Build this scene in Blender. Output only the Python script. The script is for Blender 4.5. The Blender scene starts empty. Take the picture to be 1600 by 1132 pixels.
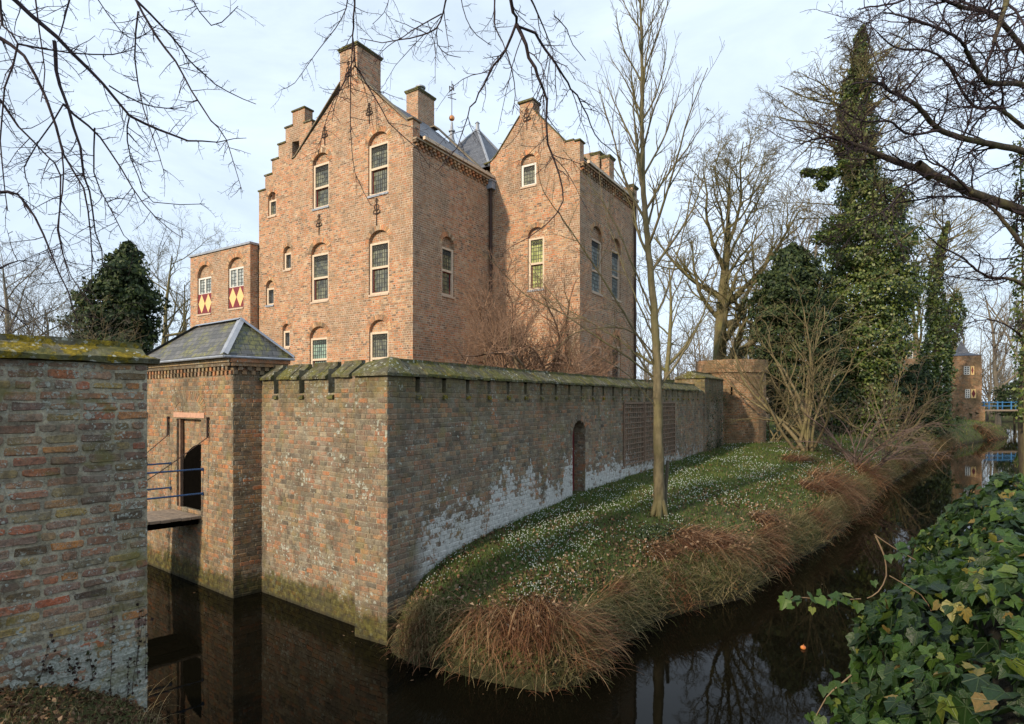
import bpy, math, random
import numpy as np
from mathutils import Vector, Matrix, noise as mnoise
from mathutils.geometry import tessellate_polygon
R = math.radians
rng = random.Random(7)
nrg = np.random.default_rng(11)
scene = bpy.context.scene
col = scene.collection
F, CX, HY, EYE = 917.0, 800.0, 627.0, 4.1
SUN_AZ, SUN_EL = 42.0, 24.0      # heading the light travels to (clockwise from +Y), elevation

def P(px, py, d):
    return Vector(((px - CX) / F * d, d, EYE + (HY - py) / F * d))

# ------------------------------------------------------------------ objects
def tag(o, label=None, cat=None, group=None, kind=None):
    if label: o['label'] = label
    if cat: o['category'] = cat
    if group: o['group'] = group
    if kind: o['kind'] = kind
    return o

def empty(name, loc, label=None, cat=None, group=None):
    o = bpy.data.objects.new(name, None)
    o.empty_display_size = .3
    o.location = loc
    col.objects.link(o)
    tag(o, label, cat, group)
    return o

def link_mesh(name, me, parent=None):
    o = bpy.data.objects.new(name, me)
    col.objects.link(o)
    if parent is not None:
        o.parent = parent
        loc = parent.location.copy()
        p = parent.parent
        while p is not None:
            loc += p.location; p = p.parent
        o.matrix_parent_inverse = Matrix.Identity(4)
        me.transform(Matrix.Translation(-loc))
    return o

class MB:
    """collects polygons in world space"""
    def __init__(s):
        s.v = []; s.f = []; s.m = []; s.r = []; s.uv = None
    def poly(s, pts, m=0, r=None):
        b = len(s.v)
        s.v.extend([tuple(p) for p in pts])
        s.f.append(tuple(range(b, b + len(pts)))); s.m.append(m)
        s.r.append(rng.random() if r is None else r)
    def idx(s, pts, faces, m=0, r=None):
        b = len(s.v)
        s.v.extend([tuple(p) for p in pts])
        if r is None: r = rng.random()
        for f in faces:
            s.f.append(tuple(b + i for i in f)); s.m.append(m); s.r.append(r)
    def box(s, o, ax, ay, az, m=0, r=None):
        """o corner, three edge vectors"""
        o = Vector(o); ax = Vector(ax); ay = Vector(ay); az = Vector(az)
        p = [o, o+ax, o+ax+ay, o+ay, o+az, o+ax+az, o+ax+ay+az, o+ay+az]
        s.idx(p, [(0,3,2,1),(4,5,6,7),(0,1,5,4),(1,2,6,5),(2,3,7,6),(3,0,4,7)], m, r)
    def bar(s, p0, p1, r0, r1=None, n=8, m=0, caps=True):
        p0 = Vector(p0); p1 = Vector(p1); r1 = r0 if r1 is None else r1
        d = (p1 - p0).normalized()
        a = d.cross(Vector((0, 0, 1)) if abs(d.z) < .9 else Vector((1, 0, 0))).normalized(); b = d.cross(a)
        pts = []
        for p, r in ((p0, r0), (p1, r1)):
            for k in range(n):
                t = 2*math.pi*k/n
                pts.append(p + (a*math.cos(t) + b*math.sin(t))*r)
        fs = [(k, (k+1) % n, n+(k+1) % n, n+k) for k in range(n)]
        if caps: fs += [tuple(range(n-1, -1, -1)), tuple(range(n, 2*n))]
        s.idx(pts, fs, m)
    def path(s, pts, r, n=6, m=0):
        for a, b in zip(pts[:-1], pts[1:]): s.bar(a, b, r, r, n, m)
    def build(s, name, mats, parent=None, smooth=False, uvf=None):
        if not isinstance(mats, (list, tuple)): mats = [mats]
        me = bpy.data.meshes.new(name)
        me.from_pydata(s.v, [], s.f)
        for m in mats: me.materials.append(m)
        me.polygons.foreach_set('material_index', s.m)
        at = me.attributes.new('rnd', 'FLOAT', 'FACE'); at.data.foreach_set('value', s.r)
        if smooth: me.polygons.foreach_set('use_smooth', [True]*len(s.f))
        me.update()
        auto_uv(me, uvf)
        return link_mesh(name, me, parent)

def auto_uv(me, uvf=None):
    nl = len(me.loops); nv = len(me.vertices); nf = len(me.polygons)
    co = np.empty(nv*3); me.vertices.foreach_get('co', co); co = co.reshape(-1, 3)
    li = np.empty(nl, dtype=np.int32); me.loops.foreach_get('vertex_index', li)
    nr = np.empty(nf*3); me.polygons.foreach_get('normal', nr); nr = nr.reshape(-1, 3)
    lt = np.empty(nf, dtype=np.int32); me.polygons.foreach_get('loop_total', lt)
    fn = np.repeat(nr, lt, axis=0); p = co[li]
    if uvf is not None:
        uv = uvf(p)
    else:
        t = np.stack([-fn[:, 1], fn[:, 0], np.zeros(nl)], 1)
        flat = np.abs(fn[:, 2]) > .95
        t[flat] = (1, 0, 0)
        t /= np.maximum(1e-9, np.linalg.norm(t, axis=1))[:, None]
        neg = (t[:, 0] < 0); t[neg] *= -1
        u = (p*t).sum(1); v = np.where(flat, p[:, 1], p[:, 2])
        # along sloping faces measure up the slope
        sl = np.sqrt(np.maximum(1e-4, 1 - fn[:, 2]**2)); v = np.where(flat, v, v/np.maximum(sl, .2))
        uv = np.stack([u, v], 1)
    l = me.uv_layers.new(name='UVMap'); l.data.foreach_set('uv', uv.astype(np.float32).ravel())

def fast_mesh(name, verts, faces, mats, parent=None, rnd=None, smooth=False, uv=None, matidx=None):
    """verts (n,3); faces (m,k) int array, all k-gons"""
    me = bpy.data.meshes.new(name)
    n, (m, k) = len(verts), faces.shape
    me.vertices.add(n); me.vertices.foreach_set('co', np.asarray(verts, dtype=np.float32).ravel())
    me.loops.add(m*k); me.loops.foreach_set('vertex_index', faces.astype(np.int32).ravel())
    me.polygons.add(m)
    me.polygons.foreach_set('loop_start', np.arange(0, m*k, k, dtype=np.int32))
    if smooth: me.polygons.foreach_set('use_smooth', np.ones(m, dtype=bool))
    if not isinstance(mats, (list, tuple)): mats = [mats]
    for q in mats: me.materials.append(q)
    if matidx is not None: me.polygons.foreach_set('material_index', matidx.astype(np.int32))
    me.update(calc_edges=True)
    if rnd is not None:
        at = me.attributes.new('rnd', 'FLOAT', 'FACE'); at.data.foreach_set('value', np.asarray(rnd, dtype=np.float32))
    if uv is not None:
        l = me.uv_layers.new(name='UVMap'); l.data.foreach_set('uv', np.asarray(uv, dtype=np.float32).ravel())
    me.validate()
    return link_mesh(name, me, parent)

# ------------------------------------------------------------------ materials
class NT:
    def __init__(s, name):
        s.m = bpy.data.materials.new(name); s.m.use_nodes = True
        s.t = s.m.node_tree; s.t.nodes.clear()
        s.out = s.t.nodes.new('ShaderNodeOutputMaterial')
    def n(s, typ, **kw):
        nd = s.t.nodes.new('ShaderNode' + typ)
        for k, v in kw.items():
            if k.startswith('i_'):
                key = k[2:].replace('_', ' ')
                s.set(nd.inputs[key], v)
            elif k.startswith('n_'): s.set(nd.inputs[int(k[2:])], v)
            else: setattr(nd, k, v)
        return nd
    def set(s, sock, v):
        if hasattr(v, 'is_output') or isinstance(v, bpy.types.NodeSocket): s.t.links.new(v, sock)
        elif isinstance(v, (tuple, list)) and len(v) == 3 and sock.type == 'RGBA': sock.default_value = (*v, 1)
        else: sock.default_value = v
    def math(s, op, a, b=0.0, c=None, clamp=False):
        nd = s.n('Math', operation=op, use_clamp=clamp); s.set(nd.inputs[0], a); s.set(nd.inputs[1], b)
        if c is not None: s.set(nd.inputs[2], c)
        return nd.outputs[0]
    def mix(s, f, a, b, mode='MIX'):
        nd = s.n('Mix', data_type='RGBA', blend_type=mode)
        s.set(nd.inputs[0], f); s.set(nd.inputs[6], a); s.set(nd.inputs[7], b)
        return nd.outputs[2]
    def ramp(s, f, stops, interp='LINEAR'):
        nd = s.n('ValToRGB'); cr = nd.color_ramp; cr.interpolation = interp
        while len(cr.elements) < len(stops): cr.elements.new(.5)
        for e, (p, c) in zip(cr.elements, stops):
            e.position = p; e.color = (*c, 1) if len(c) == 3 else c
        s.set(nd.inputs[0], f); return nd.outputs[0]
    def step(s, f, a, b):
        nd = s.n('MapRange', interpolation_type='SMOOTHSTEP'); s.set(nd.inputs[0], f)
        s.set(nd.inputs[1], a); s.set(nd.inputs[2], b); return nd.outputs[0]
    def noise(s, scale, vec=None, detail=4, rough=.55, out=0, dist=0):
        nd = s.n('TexNoise', i_Scale=scale, i_Detail=detail, i_Roughness=rough, i_Distortion=dist)
        if vec is not None: s.set(nd.inputs['Vector'], vec)
        return nd.outputs[out]
    def pos(s): return s.n('NewGeometry').outputs['Position']
    def z(s): return s.sep(s.pos())[2]
    def sep(s, v):
        nd = s.n('SeparateXYZ'); s.set(nd.inputs[0], v); return nd.outputs
    def mapping(s, v, scale=(1, 1, 1), loc=(0, 0, 0)):
        nd = s.n('Mapping'); s.set(nd.inputs[0], v); nd.inputs['Scale'].default_value = scale; nd.inputs['Location'].default_value = loc
        return nd.outputs[0]
    def bump(s, h, strength=.5, dist=.01, nrm=None):
        nd = s.n('Bump', i_Strength=strength, i_Distance=dist); s.set(nd.inputs['Height'], h)
        if nrm is not None: s.set(nd.inputs['Normal'], nrm)
        return nd.outputs[0]
    def principled(s, base, rough=.85, normal=None, spec=.3, **kw):
        b = s.n('BsdfPrincipled'); s.set(b.inputs['Base Color'], base); s.set(b.inputs['Roughness'], rough)
        s.set(b.inputs['Specular IOR Level'], spec)
        if normal is not None: s.set(b.inputs['Normal'], normal)
        for k, v in kw.items(): s.set(b.inputs[k.replace('_', ' ')], v)
        s.t.links.new(b.outputs[0], s.out.inputs[0]); return b

def attr(t, name='rnd'):
    return t.n('Attribute', attribute_name=name, attribute_type='GEOMETRY').outputs['Fac']

CASTLE_PAL = [(0, (.44,.20,.10)), (.12, (.52,.29,.15)), (.28, (.50,.225,.11)), (.4, (.32,.20,.12)), (.5, (.17,.115,.08)), (.58, (.50,.33,.19)), (.7, (.57,.36,.20)), (.8, (.56,.23,.11)), (.9, (.26,.20,.14)), (1, (.60,.46,.31))]
WALL_PAL = [(0, (.27,.13,.075)), (.12, (.19,.125,.085)), (.25, (.125,.095,.07)), (.36, (.29,.17,.09)), (.48, (.18,.145,.10)), (.58, (.33,.14,.065)), (.68, (.14,.125,.09)), (.8, (.24,.175,.11)), (.88, (.08,.065,.05)), (1, (.30,.24,.16))]
WALL_PAL = [(p_, (c[0]*1.16, c[1]*1.19, c[2]*1.2)) for p_, c in WALL_PAL]
NEAR_PAL = [(0, (.27,.11,.065)), (.14, (.20,.14,.12)), (.28, (.13,.085,.085)), (.4, (.32,.15,.06)), (.52, (.20,.17,.13)), (.62, (.30,.09,.055)), (.72, (.15,.14,.12)), (.84, (.25,.19,.09)), (.92, (.06,.042,.038)), (1, (.26,.18,.15))]

def mat_brick_castle(name='castle_brick', tint=(.88, .81, .76), moss=0.0):
    t = NT(name); uv = t.n('UVMap').outputs[0]; p = t.pos()
    w = t.noise(2.2, p, 3, out=1)
    wv = t.n('VectorMath', operation='MULTIPLY_ADD'); t.set(wv.inputs[0], w); wv.inputs[1].default_value = (.03, .022, 0); t.set(wv.inputs[2], uv)
    b = t.n('TexBrick', i_Scale=1.0, i_Mortar_Size=.0125, i_Mortar_Smooth=.3, i_Bias=0.0, i_Brick_Width=.235, i_Row_Height=.0905,
            i_Color1=(0, 0, 0), i_Color2=(1, 1, 1), i_Mortar=(.5, .5, .5), offset=.5, squash=.55, squash_frequency=3)
    t.set(b.inputs['Vector'], wv.outputs[0])
    pal = t.ramp(b.outputs['Color'], CASTLE_PAL)
    patch = t.noise(.45, p, 5, .6)
    pal = t.mix(t.math('MULTIPLY', t.step(patch, .44, .62), .6), pal, (.30, .215, .14))
    fine = t.noise(26, p, 4, .7)
    pal = t.mix(.55, pal, t.ramp(fine, [(.3, (.3, .3, .3)), (.52, (1, 1, 1)), (.7, (1.4, 1.35, 1.2))]), 'MULTIPLY')
    wash = t.step(t.noise(1.1, t.mapping(p, (1, 1, .55)), 6, .7), .60, .72)
    pal = t.mix(t.math('MULTIPLY', wash, .5), pal, (.62, .53, .43))
    pal = t.mix(t.math('MULTIPLY', t.step(t.noise(6, t.mapping(p, (1, 1, 1), (3, 3, 9)), 6, .75), .56, .66), .5), pal, (.66, .57, .47))
    pal = t.mix(t.math('MULTIPLY', t.step(t.noise(1.9, t.mapping(p, (3, 3, .25), (8, 1, 2)), 4, .6), .56, .74), .38), pal, (.12, .10, .08))
    dirt = t.step(t.noise(.8, t.mapping(p, (1.3, 1.3, .35), (5, 2, 1)), 5, .65), .52, .72)
    pal = t.mix(t.math('MULTIPLY', dirt, .55), pal, (.14, .11, .08))
    mort = t.ramp(t.noise(3, p, 4), [(.35, (.34, .29, .22)), (.65, (.64, .56, .45))])
    c = t.mix(b.outputs['Fac'], pal, mort)
    if moss:
        c = t.mix(t.math('MULTIPLY', t.step(t.noise(.9, t.mapping(p, (1, 1, .7), (4, 4, 4)), 6, .7), .42, .6), moss), c, (.13, .11, .06))
        c = t.mix(t.math('MULTIPLY', t.step(t.noise(2.4, p, 6, .7), .5, .62), moss), c, (.10, .08, .06))
    c = t.mix(1.0, c, tint, 'MULTIPLY')
    h = t.math('ADD', t.math('SUBTRACT', 1.0, b.outputs['Fac']), t.math('MULTIPLY', fine, .9))
    t.principled(c, .92, t.bump(h, .7, .02)); return t.m

def lichen_layers(t, c, p, amt=.5, spot=14.0):
    """pale crusty lichen spots and blotches"""
    vo = t.n('TexVoronoi', i_Scale=spot, i_Randomness=1.0); t.set(vo.inputs['Vector'], t.n('VectorMath', operation='ADD').outputs[0])
    va = vo.inputs['Vector'].links[0].from_node
    nz = t.n('VectorMath', operation='SCALE'); t.set(nz.inputs[0], t.noise(18, p, 3, out=1)); nz.inputs['Scale'].default_value = .09
    t.set(va.inputs[0], p); t.set(va.inputs[1], nz.outputs[0])
    rad = t.math('MULTIPLY', t.step(t.noise(1.7, p, 4, .6), .40, .66), .62*amt*2)
    sp = t.math('LESS_THAN', vo.outputs['Distance'], t.math('MULTIPLY', rad, t.n('SeparateColor').outputs[0]))
    sc = sp.node.inputs[1].links[0].from_node.inputs[1].links[0].from_node
    t.set(sc.inputs[0], vo.outputs['Color'])
    pale = t.ramp(t.noise(30, p, 3), [(.35, (.23, .24, .20)), (.65, (.44, .46, .39))])
    c = t.mix(t.math('MULTIPLY', sp, .85), c, pale)
    bl = t.step(t.noise(9, p, 7, .72), .57, .64)
    bl = t.math('MULTIPLY', bl, t.step(t.noise(.9, p, 3), .42, .58))
    return t.mix(t.math('MULTIPLY', bl, .75*amt*2, clamp=True), c, pale), t.math('ADD', sp, bl)

def mat_brick_geo(name, pal, lich=.5, spot=14.0, algae=True, white=False, moss_top=True, dark=1.0, bumpd=.006, mortar=False, grey=.35, mdark=1.0, crust=False):
    t = NT(name); p = t.pos(); x, y, z = t.sep(p)
    if mortar:
        c = t.ramp(t.noise(5, p, 5, .65), [(.3, tuple(v*mdark for v in (.15, .125, .085))), (.5, tuple(v*mdark for v in (.26, .23, .165))), (.7, tuple(v*mdark for v in (.36, .325, .24)))])
    else:
        c = t.ramp(attr(t), pal)
    c = t.mix(.85, c, t.ramp(t.noise(38, p, 5, .8), [(.3, (.25, .24, .23)), (.5, (.95, .95, .95)), (.68, (1.5, 1.45, 1.3))]), 'MULTIPLY')
    c = t.mix(t.math('MULTIPLY', t.step(t.noise(7, p, 6, .7), .44, .58), grey), c, (.20, .185, .15))
    c = t.mix(t.math('MULTIPLY', t.step(t.noise(1.3, t.mapping(p, (1, 1, .6)), 6, .7), .48, .64), .55), c, (.085, .075, .055))
    c = t.mix(t.math('MULTIPLY', t.step(t.noise(2.1, t.mapping(p, (1, 1, 1), (9, 3, 5)), 4, .6), .55, .7), .45), c, (.20, .17, .06))
    # soot, old render and iron stains in patches
    c = t.mix(t.math('MULTIPLY', t.step(t.noise(3.6, t.mapping(p, (1, 1, .8), (11, 5, 7)), 7, .75), .52, .60), .5), c, (.075, .06, .045))
    c = t.mix(t.math('MULTIPLY', t.step(t.noise(2.3, t.mapping(p, (1, 1, 1), (1, 15, 7)), 7, .75), .57, .62), .4), c, (.30, .27, .21))
    c, hl = lichen_layers(t, c, p, lich, spot)
    if crust:
        fl = t.math('MULTIPLY', t.step(t.noise(85, p, 3, .6), .56, .64), t.step(t.noise(5, p, 4, .6), .42, .6))
        c = t.mix(t.math('MULTIPLY', fl, .7), c, (.40, .40, .34))
        lo_ = t.math('ADD', t.math('MULTIPLY', t.step(z, 2.3, 1.3), .55), t.math('SUBTRACT', t.noise(3.2, p, 4, .6), .42))
        vo = t.n('TexVoronoi', i_Scale=17.0, i_Randomness=1.0); t.set(vo.inputs['Vector'], p)
        dv = t.math('ADD', vo.outputs['Distance'], t.math('MULTIPLY', t.noise(30, p, 4, .7), .5))
        cr = t.math('LESS_THAN', dv, t.math('MULTIPLY', lo_, 1.75))
        c = t.mix(t.math('MULTIPLY', cr, .85), c, t.ramp(t.noise(50, p, 4), [(.35, (.20, .22, .18)), (.65, (.48, .50, .44))]))
        gm = t.math('MULTIPLY', t.step(t.noise(1.9, t.mapping(p, (1, 1, 1.6), (1, 6, 2)), 4, .6), .56, .66), .6)
        c = t.mix(gm, c, (.15, .135, .035))
        hl = t.math('ADD', hl, cr)
    if moss_top:
        m = t.math('MULTIPLY', t.step(z, 3.5, 4.6), t.step(t.noise(2.6, t.mapping(p, (1, 1, .35)), 6, .7), .36, .56))
        c = t.mix(t.math('MULTIPLY', m, .62), c, t.ramp(t.noise(12, p, 5, .7), [(.38, (.045, .040, .022)), (.6, (.15, .125, .035)), (.75, (.24, .20, .05))]))
    if algae:
        a = t.math('ADD', t.step(z, .85, .08), t.math('MULTIPLY', t.math('SUBTRACT', t.noise(2.8, t.mapping(p, (1, 1, .5)), 7, .72), .5), 2.2))
        c = t.mix(t.math('MULTIPLY', t.step(a, .35, .8), .85), c, t.ramp(t.noise(10, p, 4), [(.35, (.018, .018, .007)), (.56, (.07, .066, .012)), (.75, (.15, .14, .045))]))
        c = t.mix(t.math('MULTIPLY', t.step(t.noise(.55, t.mapping(p, (1, 1, .8), (2, 7, 3)), 6, .7), .50, .64), .35), c, (.07, .062, .045))
        wl = t.step(z, .10, .02)
        c = t.mix(t.math('MULTIPLY', wl, .7), c, (.03, .028, .02))
    if white:
        # flaking lime wash low on the wall; u runs along the wall from its corner
        u = t.n('VectorMath', operation='DOT_PRODUCT'); t.set(u.inputs[0], t.n('VectorMath', operation='SUBTRACT').outputs[0])
        sb = u.inputs[0].links[0].from_node; t.set(sb.inputs[0], p); sb.inputs[1].default_value = (-2.09, 9.84, 0)
        u.inputs[1].default_value = (.5345, .8452, 0); u = u.outputs['Value']
        top = t.math('ADD', t.math('MULTIPLY', t.step(u, .7, 4.0), .45), 1.80)
        top = t.math('SUBTRACT', top, t.math('MULTIPLY', t.step(u, 7.5, 12.0), .42))
        big = t.math('MULTIPLY', t.math('SUBTRACT', t.noise(1.5, t.mapping(p, (1, 1, .5)), 5, .65), .5), 3.5)
        sml = t.math('MULTIPLY', t.math('SUBTRACT', t.noise(9, p, 6, .78), .5), 3.6)
        val = t.math('ADD', t.math('ADD', t.math('SUBTRACT', top, z), big), sml)
        val = t.math('ADD', val, t.math('MULTIPLY', t.math('SUBTRACT', attr(t), .5), .75)) if not mortar else t.math('SUBTRACT', val, .12)
        edge = t.step(u, .55, 1.1)
        msk = t.math('MULTIPLY', t.step(val, -.02, .22), edge)
        msk = t.math('MULTIPLY', msk, t.step(u, 24.0, 13.0))
        msk = t.math('MULTIPLY', msk, t.step(z, 2.0, 1.0)) if False else msk
        wc = t.ramp(t.noise(14, p, 5, .7), [(.3, (.27, .27, .25)), (.5, (.46, .46, .43)), (.7, (.60, .60, .56))])
        c = t.mix(t.math('MULTIPLY', msk, .93), c, wc)
        hl = t.math('ADD', hl, t.math('MULTIPLY', msk, .8))
    if dark != 1.0: c = t.mix(1.0, c, (dark, dark, dark), 'MULTIPLY')
    h = t.math('ADD', t.noise(45, p, 6, .7), t.math('MULTIPLY', hl, .25))
    t.principled(c, .93, t.bump(h, .8, bumpd), spec=.2); return t.m

def mat_coping(name, yellow=.5, base=(.085, .08, .06)):
    t = NT(name); p = t.pos(); 
    c = t.ramp(t.noise(7, p, 6, .7), [(.3, tuple(v*.6 for v in base)), (.55, (base[0]*1.8, base[1]*1.8, base[2]*1.7)), (.75, (.26, .25, .18))])
    c = t.mix(.5, c, t.ramp(attr(t), [(0, (.6, .6, .55)), (1, (1.3, 1.3, 1.15))]), 'MULTIPLY')
    m = t.step(t.noise(3.3, p, 6, .65), .42, .60)
    c = t.mix(t.math('MULTIPLY', m, .75), c, t.ramp(t.noise(20, p, 4), [(.35, (.055, .06, .015)), (.65, (.15, .14, .03))]))
    yl = t.math('MULTIPLY', t.step(t.noise(6.5, t.mapping(p, (1, 1, 1), (3, 8, 1)), 5, .6), .66-.22*yellow, .72-.22*yellow), min(1, yellow*1.6))
    c = t.mix(yl, c, t.ramp(t.noise(26, p, 6, .75), [(.34, (.06, .05, .012)), (.5, (.17, .13, .018)), (.66, (.33, .24, .025))]))
    c, hl = lichen_layers(t, c, p, .4, 16)
    h = t.math('ADD', t.noise(25, p, 6, .7), t.math('MULTIPLY', t.math('ADD', yl, m), .5))
    t.principled(c, .95, t.bump(h, .9, .012), spec=.15); return t.m

def mat_simple(name, c0, c1=None, scale=8, rough=.7, spec=.3, bump=.3, bd=.004, metallic=0.0, stretch=(1, 1, 1)):
    t = NT(name); p = t.pos(); c1 = c1 or tuple(v*.65 for v in c0)
    n_ = t.noise(scale, t.mapping(p, stretch), 5, .65)
    c = t.ramp(n_, [(.32, c1), (.66, c0)])
    t.principled(c, rough, t.bump(n_, bump, bd), spec=spec, Metallic=metallic); return t.m

def mat_slate(name, c0, c1, moss=.0, row=.17, width=.24):
    t = NT(name); p = t.pos(); uv = t.n('UVMap').outputs[0]
    b = t.n('TexBrick', i_Scale=1.0, i_Mortar_Size=.006, i_Mortar_Smooth=.1, i_Brick_Width=width, i_Row_Height=row, i_Color1=(0, 0, 0), i_Color2=(1, 1, 1), i_Mortar=(0, 0, 0))
    t.set(b.inputs['Vector'], uv)
    c = t.ramp(b.outputs['Color'], [(0, c1), (1, c0)])
    c = t.mix(.5, c, t.ramp(t.noise(20, p, 5), [(.3, (.55, .55, .55)), (.7, (1.3, 1.3, 1.3))]), 'MULTIPLY')
    if moss:
        m = t.step(t.noise(2.8, p, 6, .65), .62-moss*.3, .72-moss*.2)
        c = t.mix(t.math('MULTIPLY', m, .8), c, t.ramp(t.noise(18, p, 4), [(.35, (.07, .075, .03)), (.65, (.22, .21, .06))]))
    c = t.mix(b.outputs['Fac'], c, (.02, .02, .02))
    sv = t.sep(uv)[1]
    saw = t.math('SUBTRACT', 1.0, t.math('FRACT', t.math('DIVIDE', sv, row)))
    t.principled(c, .6, t.bump(t.math('ADD', saw, t.math('MULTIPLY', t.noise(30, p, 3), .2)), .7, .012), spec=.4); return t.m

def mat_leaf(name, stops, rough=.5, spec=.5, trans=.25):
    t = NT(name); c = t.ramp(attr(t), stops)
    c = t.mix(.35, c, t.ramp(t.noise(1.2, t.pos(), 3), [(.35, (.55, .6, .5)), (.65, (1.25, 1.2, 1.1))]), 'MULTIPLY')
    b = t.principled(c, rough, spec=spec)
    if trans:
        tr = t.n('BsdfTranslucent'); t.set(tr.inputs[0], c)
        mx = t.n('MixShader'); mx.inputs[0].default_value = trans
        t.t.links.new(b.outputs[0], mx.inputs[1]); t.t.links.new(tr.outputs[0], mx.inputs[2]); t.t.links.new(mx.outputs[0], t.out.inputs[0])
    return t.m

def mat_ivy_leaf():
    t = NT('ivy_leaf'); uv = t.n('UVMap').outputs[0]; x, y, _ = t.sep(uv)
    ang = t.math('ARCTAN2', x, y); r = t.math('SQRT', t.math('ADD', t.math('MULTIPLY', x, x), t.math('MULTIPLY', y, y)))
    pp = t.math('PINGPONG', ang, R(24)); dist = t.math('MULTIPLY', r, t.math('SINE', pp))
    vein = t.step(dist, .035, .008)
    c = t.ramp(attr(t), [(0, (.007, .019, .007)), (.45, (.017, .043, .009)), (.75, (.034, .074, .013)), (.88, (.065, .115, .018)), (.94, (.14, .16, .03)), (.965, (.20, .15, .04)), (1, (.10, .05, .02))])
    c = t.mix(.5, c, t.ramp(t.noise(9, uv, 4), [(.35, (.6, .65, .6)), (.65, (1.3, 1.25, 1.2))]), 'MULTIPLY')
    c = t.mix(t.math('MULTIPLY', vein, .38), c, (.08, .12, .05))
    b = t.principled(c, .46, t.bump(t.math('ADD', t.math('MULTIPLY', vein, -1), t.math('MULTIPLY', t.noise(6, uv, 2), .8)), .5, .004), spec=.3)
    tr = t.n('BsdfTranslucent'); t.set(tr.inputs[0], t.mix(.5, c, (.10, .16, .02)))
    mx = t.n('MixShader'); mx.inputs[0].default_value = .18
    t.t.links.new(b.outputs[0], mx.inputs[1]); t.t.links.new(tr.outputs[0], mx.inputs[2]); t.t.links.new(mx.outputs[0], t.out.inputs[0])
    return t.m

def mat_bark(name, c0, c1, green=(.16, .17, .05), g=.0, scale=9):
    t = NT(name); p = t.pos()
    n_ = t.noise(scale, t.mapping(p, (1, 1, .3)), 6, .7)
    c = t.ramp(n_, [(.32, c1), (.66, c0)])
    if g:
        c = t.mix(t.math('MULTIPLY', t.step(t.noise(1.6, p, 5), .5-g*.2, .66), min(1, g)), c, green)
    t.principled(c, .9, t.bump(n_, .8, .015), spec=.15); return t.m

def mat_glass(name, c=(.10, .13, .10), c2=(.02, .03, .03), rough=.12):
    t = NT(name); p = t.pos()
    cc = t.ramp(t.noise(3.5, p, 3), [(.38, c2), (.62, c)])
    cc = t.mix(.6, cc, t.ramp(attr(t), [(0, (.5, .5, .5)), (1, (1.5, 1.5, 1.5))]), 'MULTIPLY')
    t.principled(cc, rough, t.bump(t.noise(5, p, 2), .25, .02), spec=.8); return t.m

def mat_ground():
    t = NT('soil'); p = t.pos()
    c = t.ramp(t.noise(1.1, p, 6, .65), [(.3, (.045, .038, .022)), (.48, (.07, .075, .03)), (.6, (.085, .105, .035)), (.75, (.15, .115, .07))])
    c = t.mix(.6, c, t.ramp(t.noise(22, p, 6, .75), [(.3, (.35, .35, .35)), (.7, (1.6, 1.55, 1.4))]), 'MULTIPLY')
    wet = t.step(t.z(), .5, .05)
    c = t.mix(t.math('MULTIPLY', wet, .8), c, (.018, .014, .009))
    t.principled(c, .95, t.bump(t.noise(18, p, 6, .7), 1, .03), spec=.15); return t.m

def mat_water():
    t = NT('moat_water'); p = t.pos()
    n1 = t.noise(1.3, t.mapping(p, (1, .55, 1)), 3, .5)
    n2 = t.noise(14, p, 2, .5)
    h = t.math('ADD', n1, t.math('MULTIPLY', n2, .06))
    b = t.principled((.004, .0035, .002), .02, t.bump(h, .10, .02), spec=.17, IOR=1.33)
    return t.m

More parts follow.
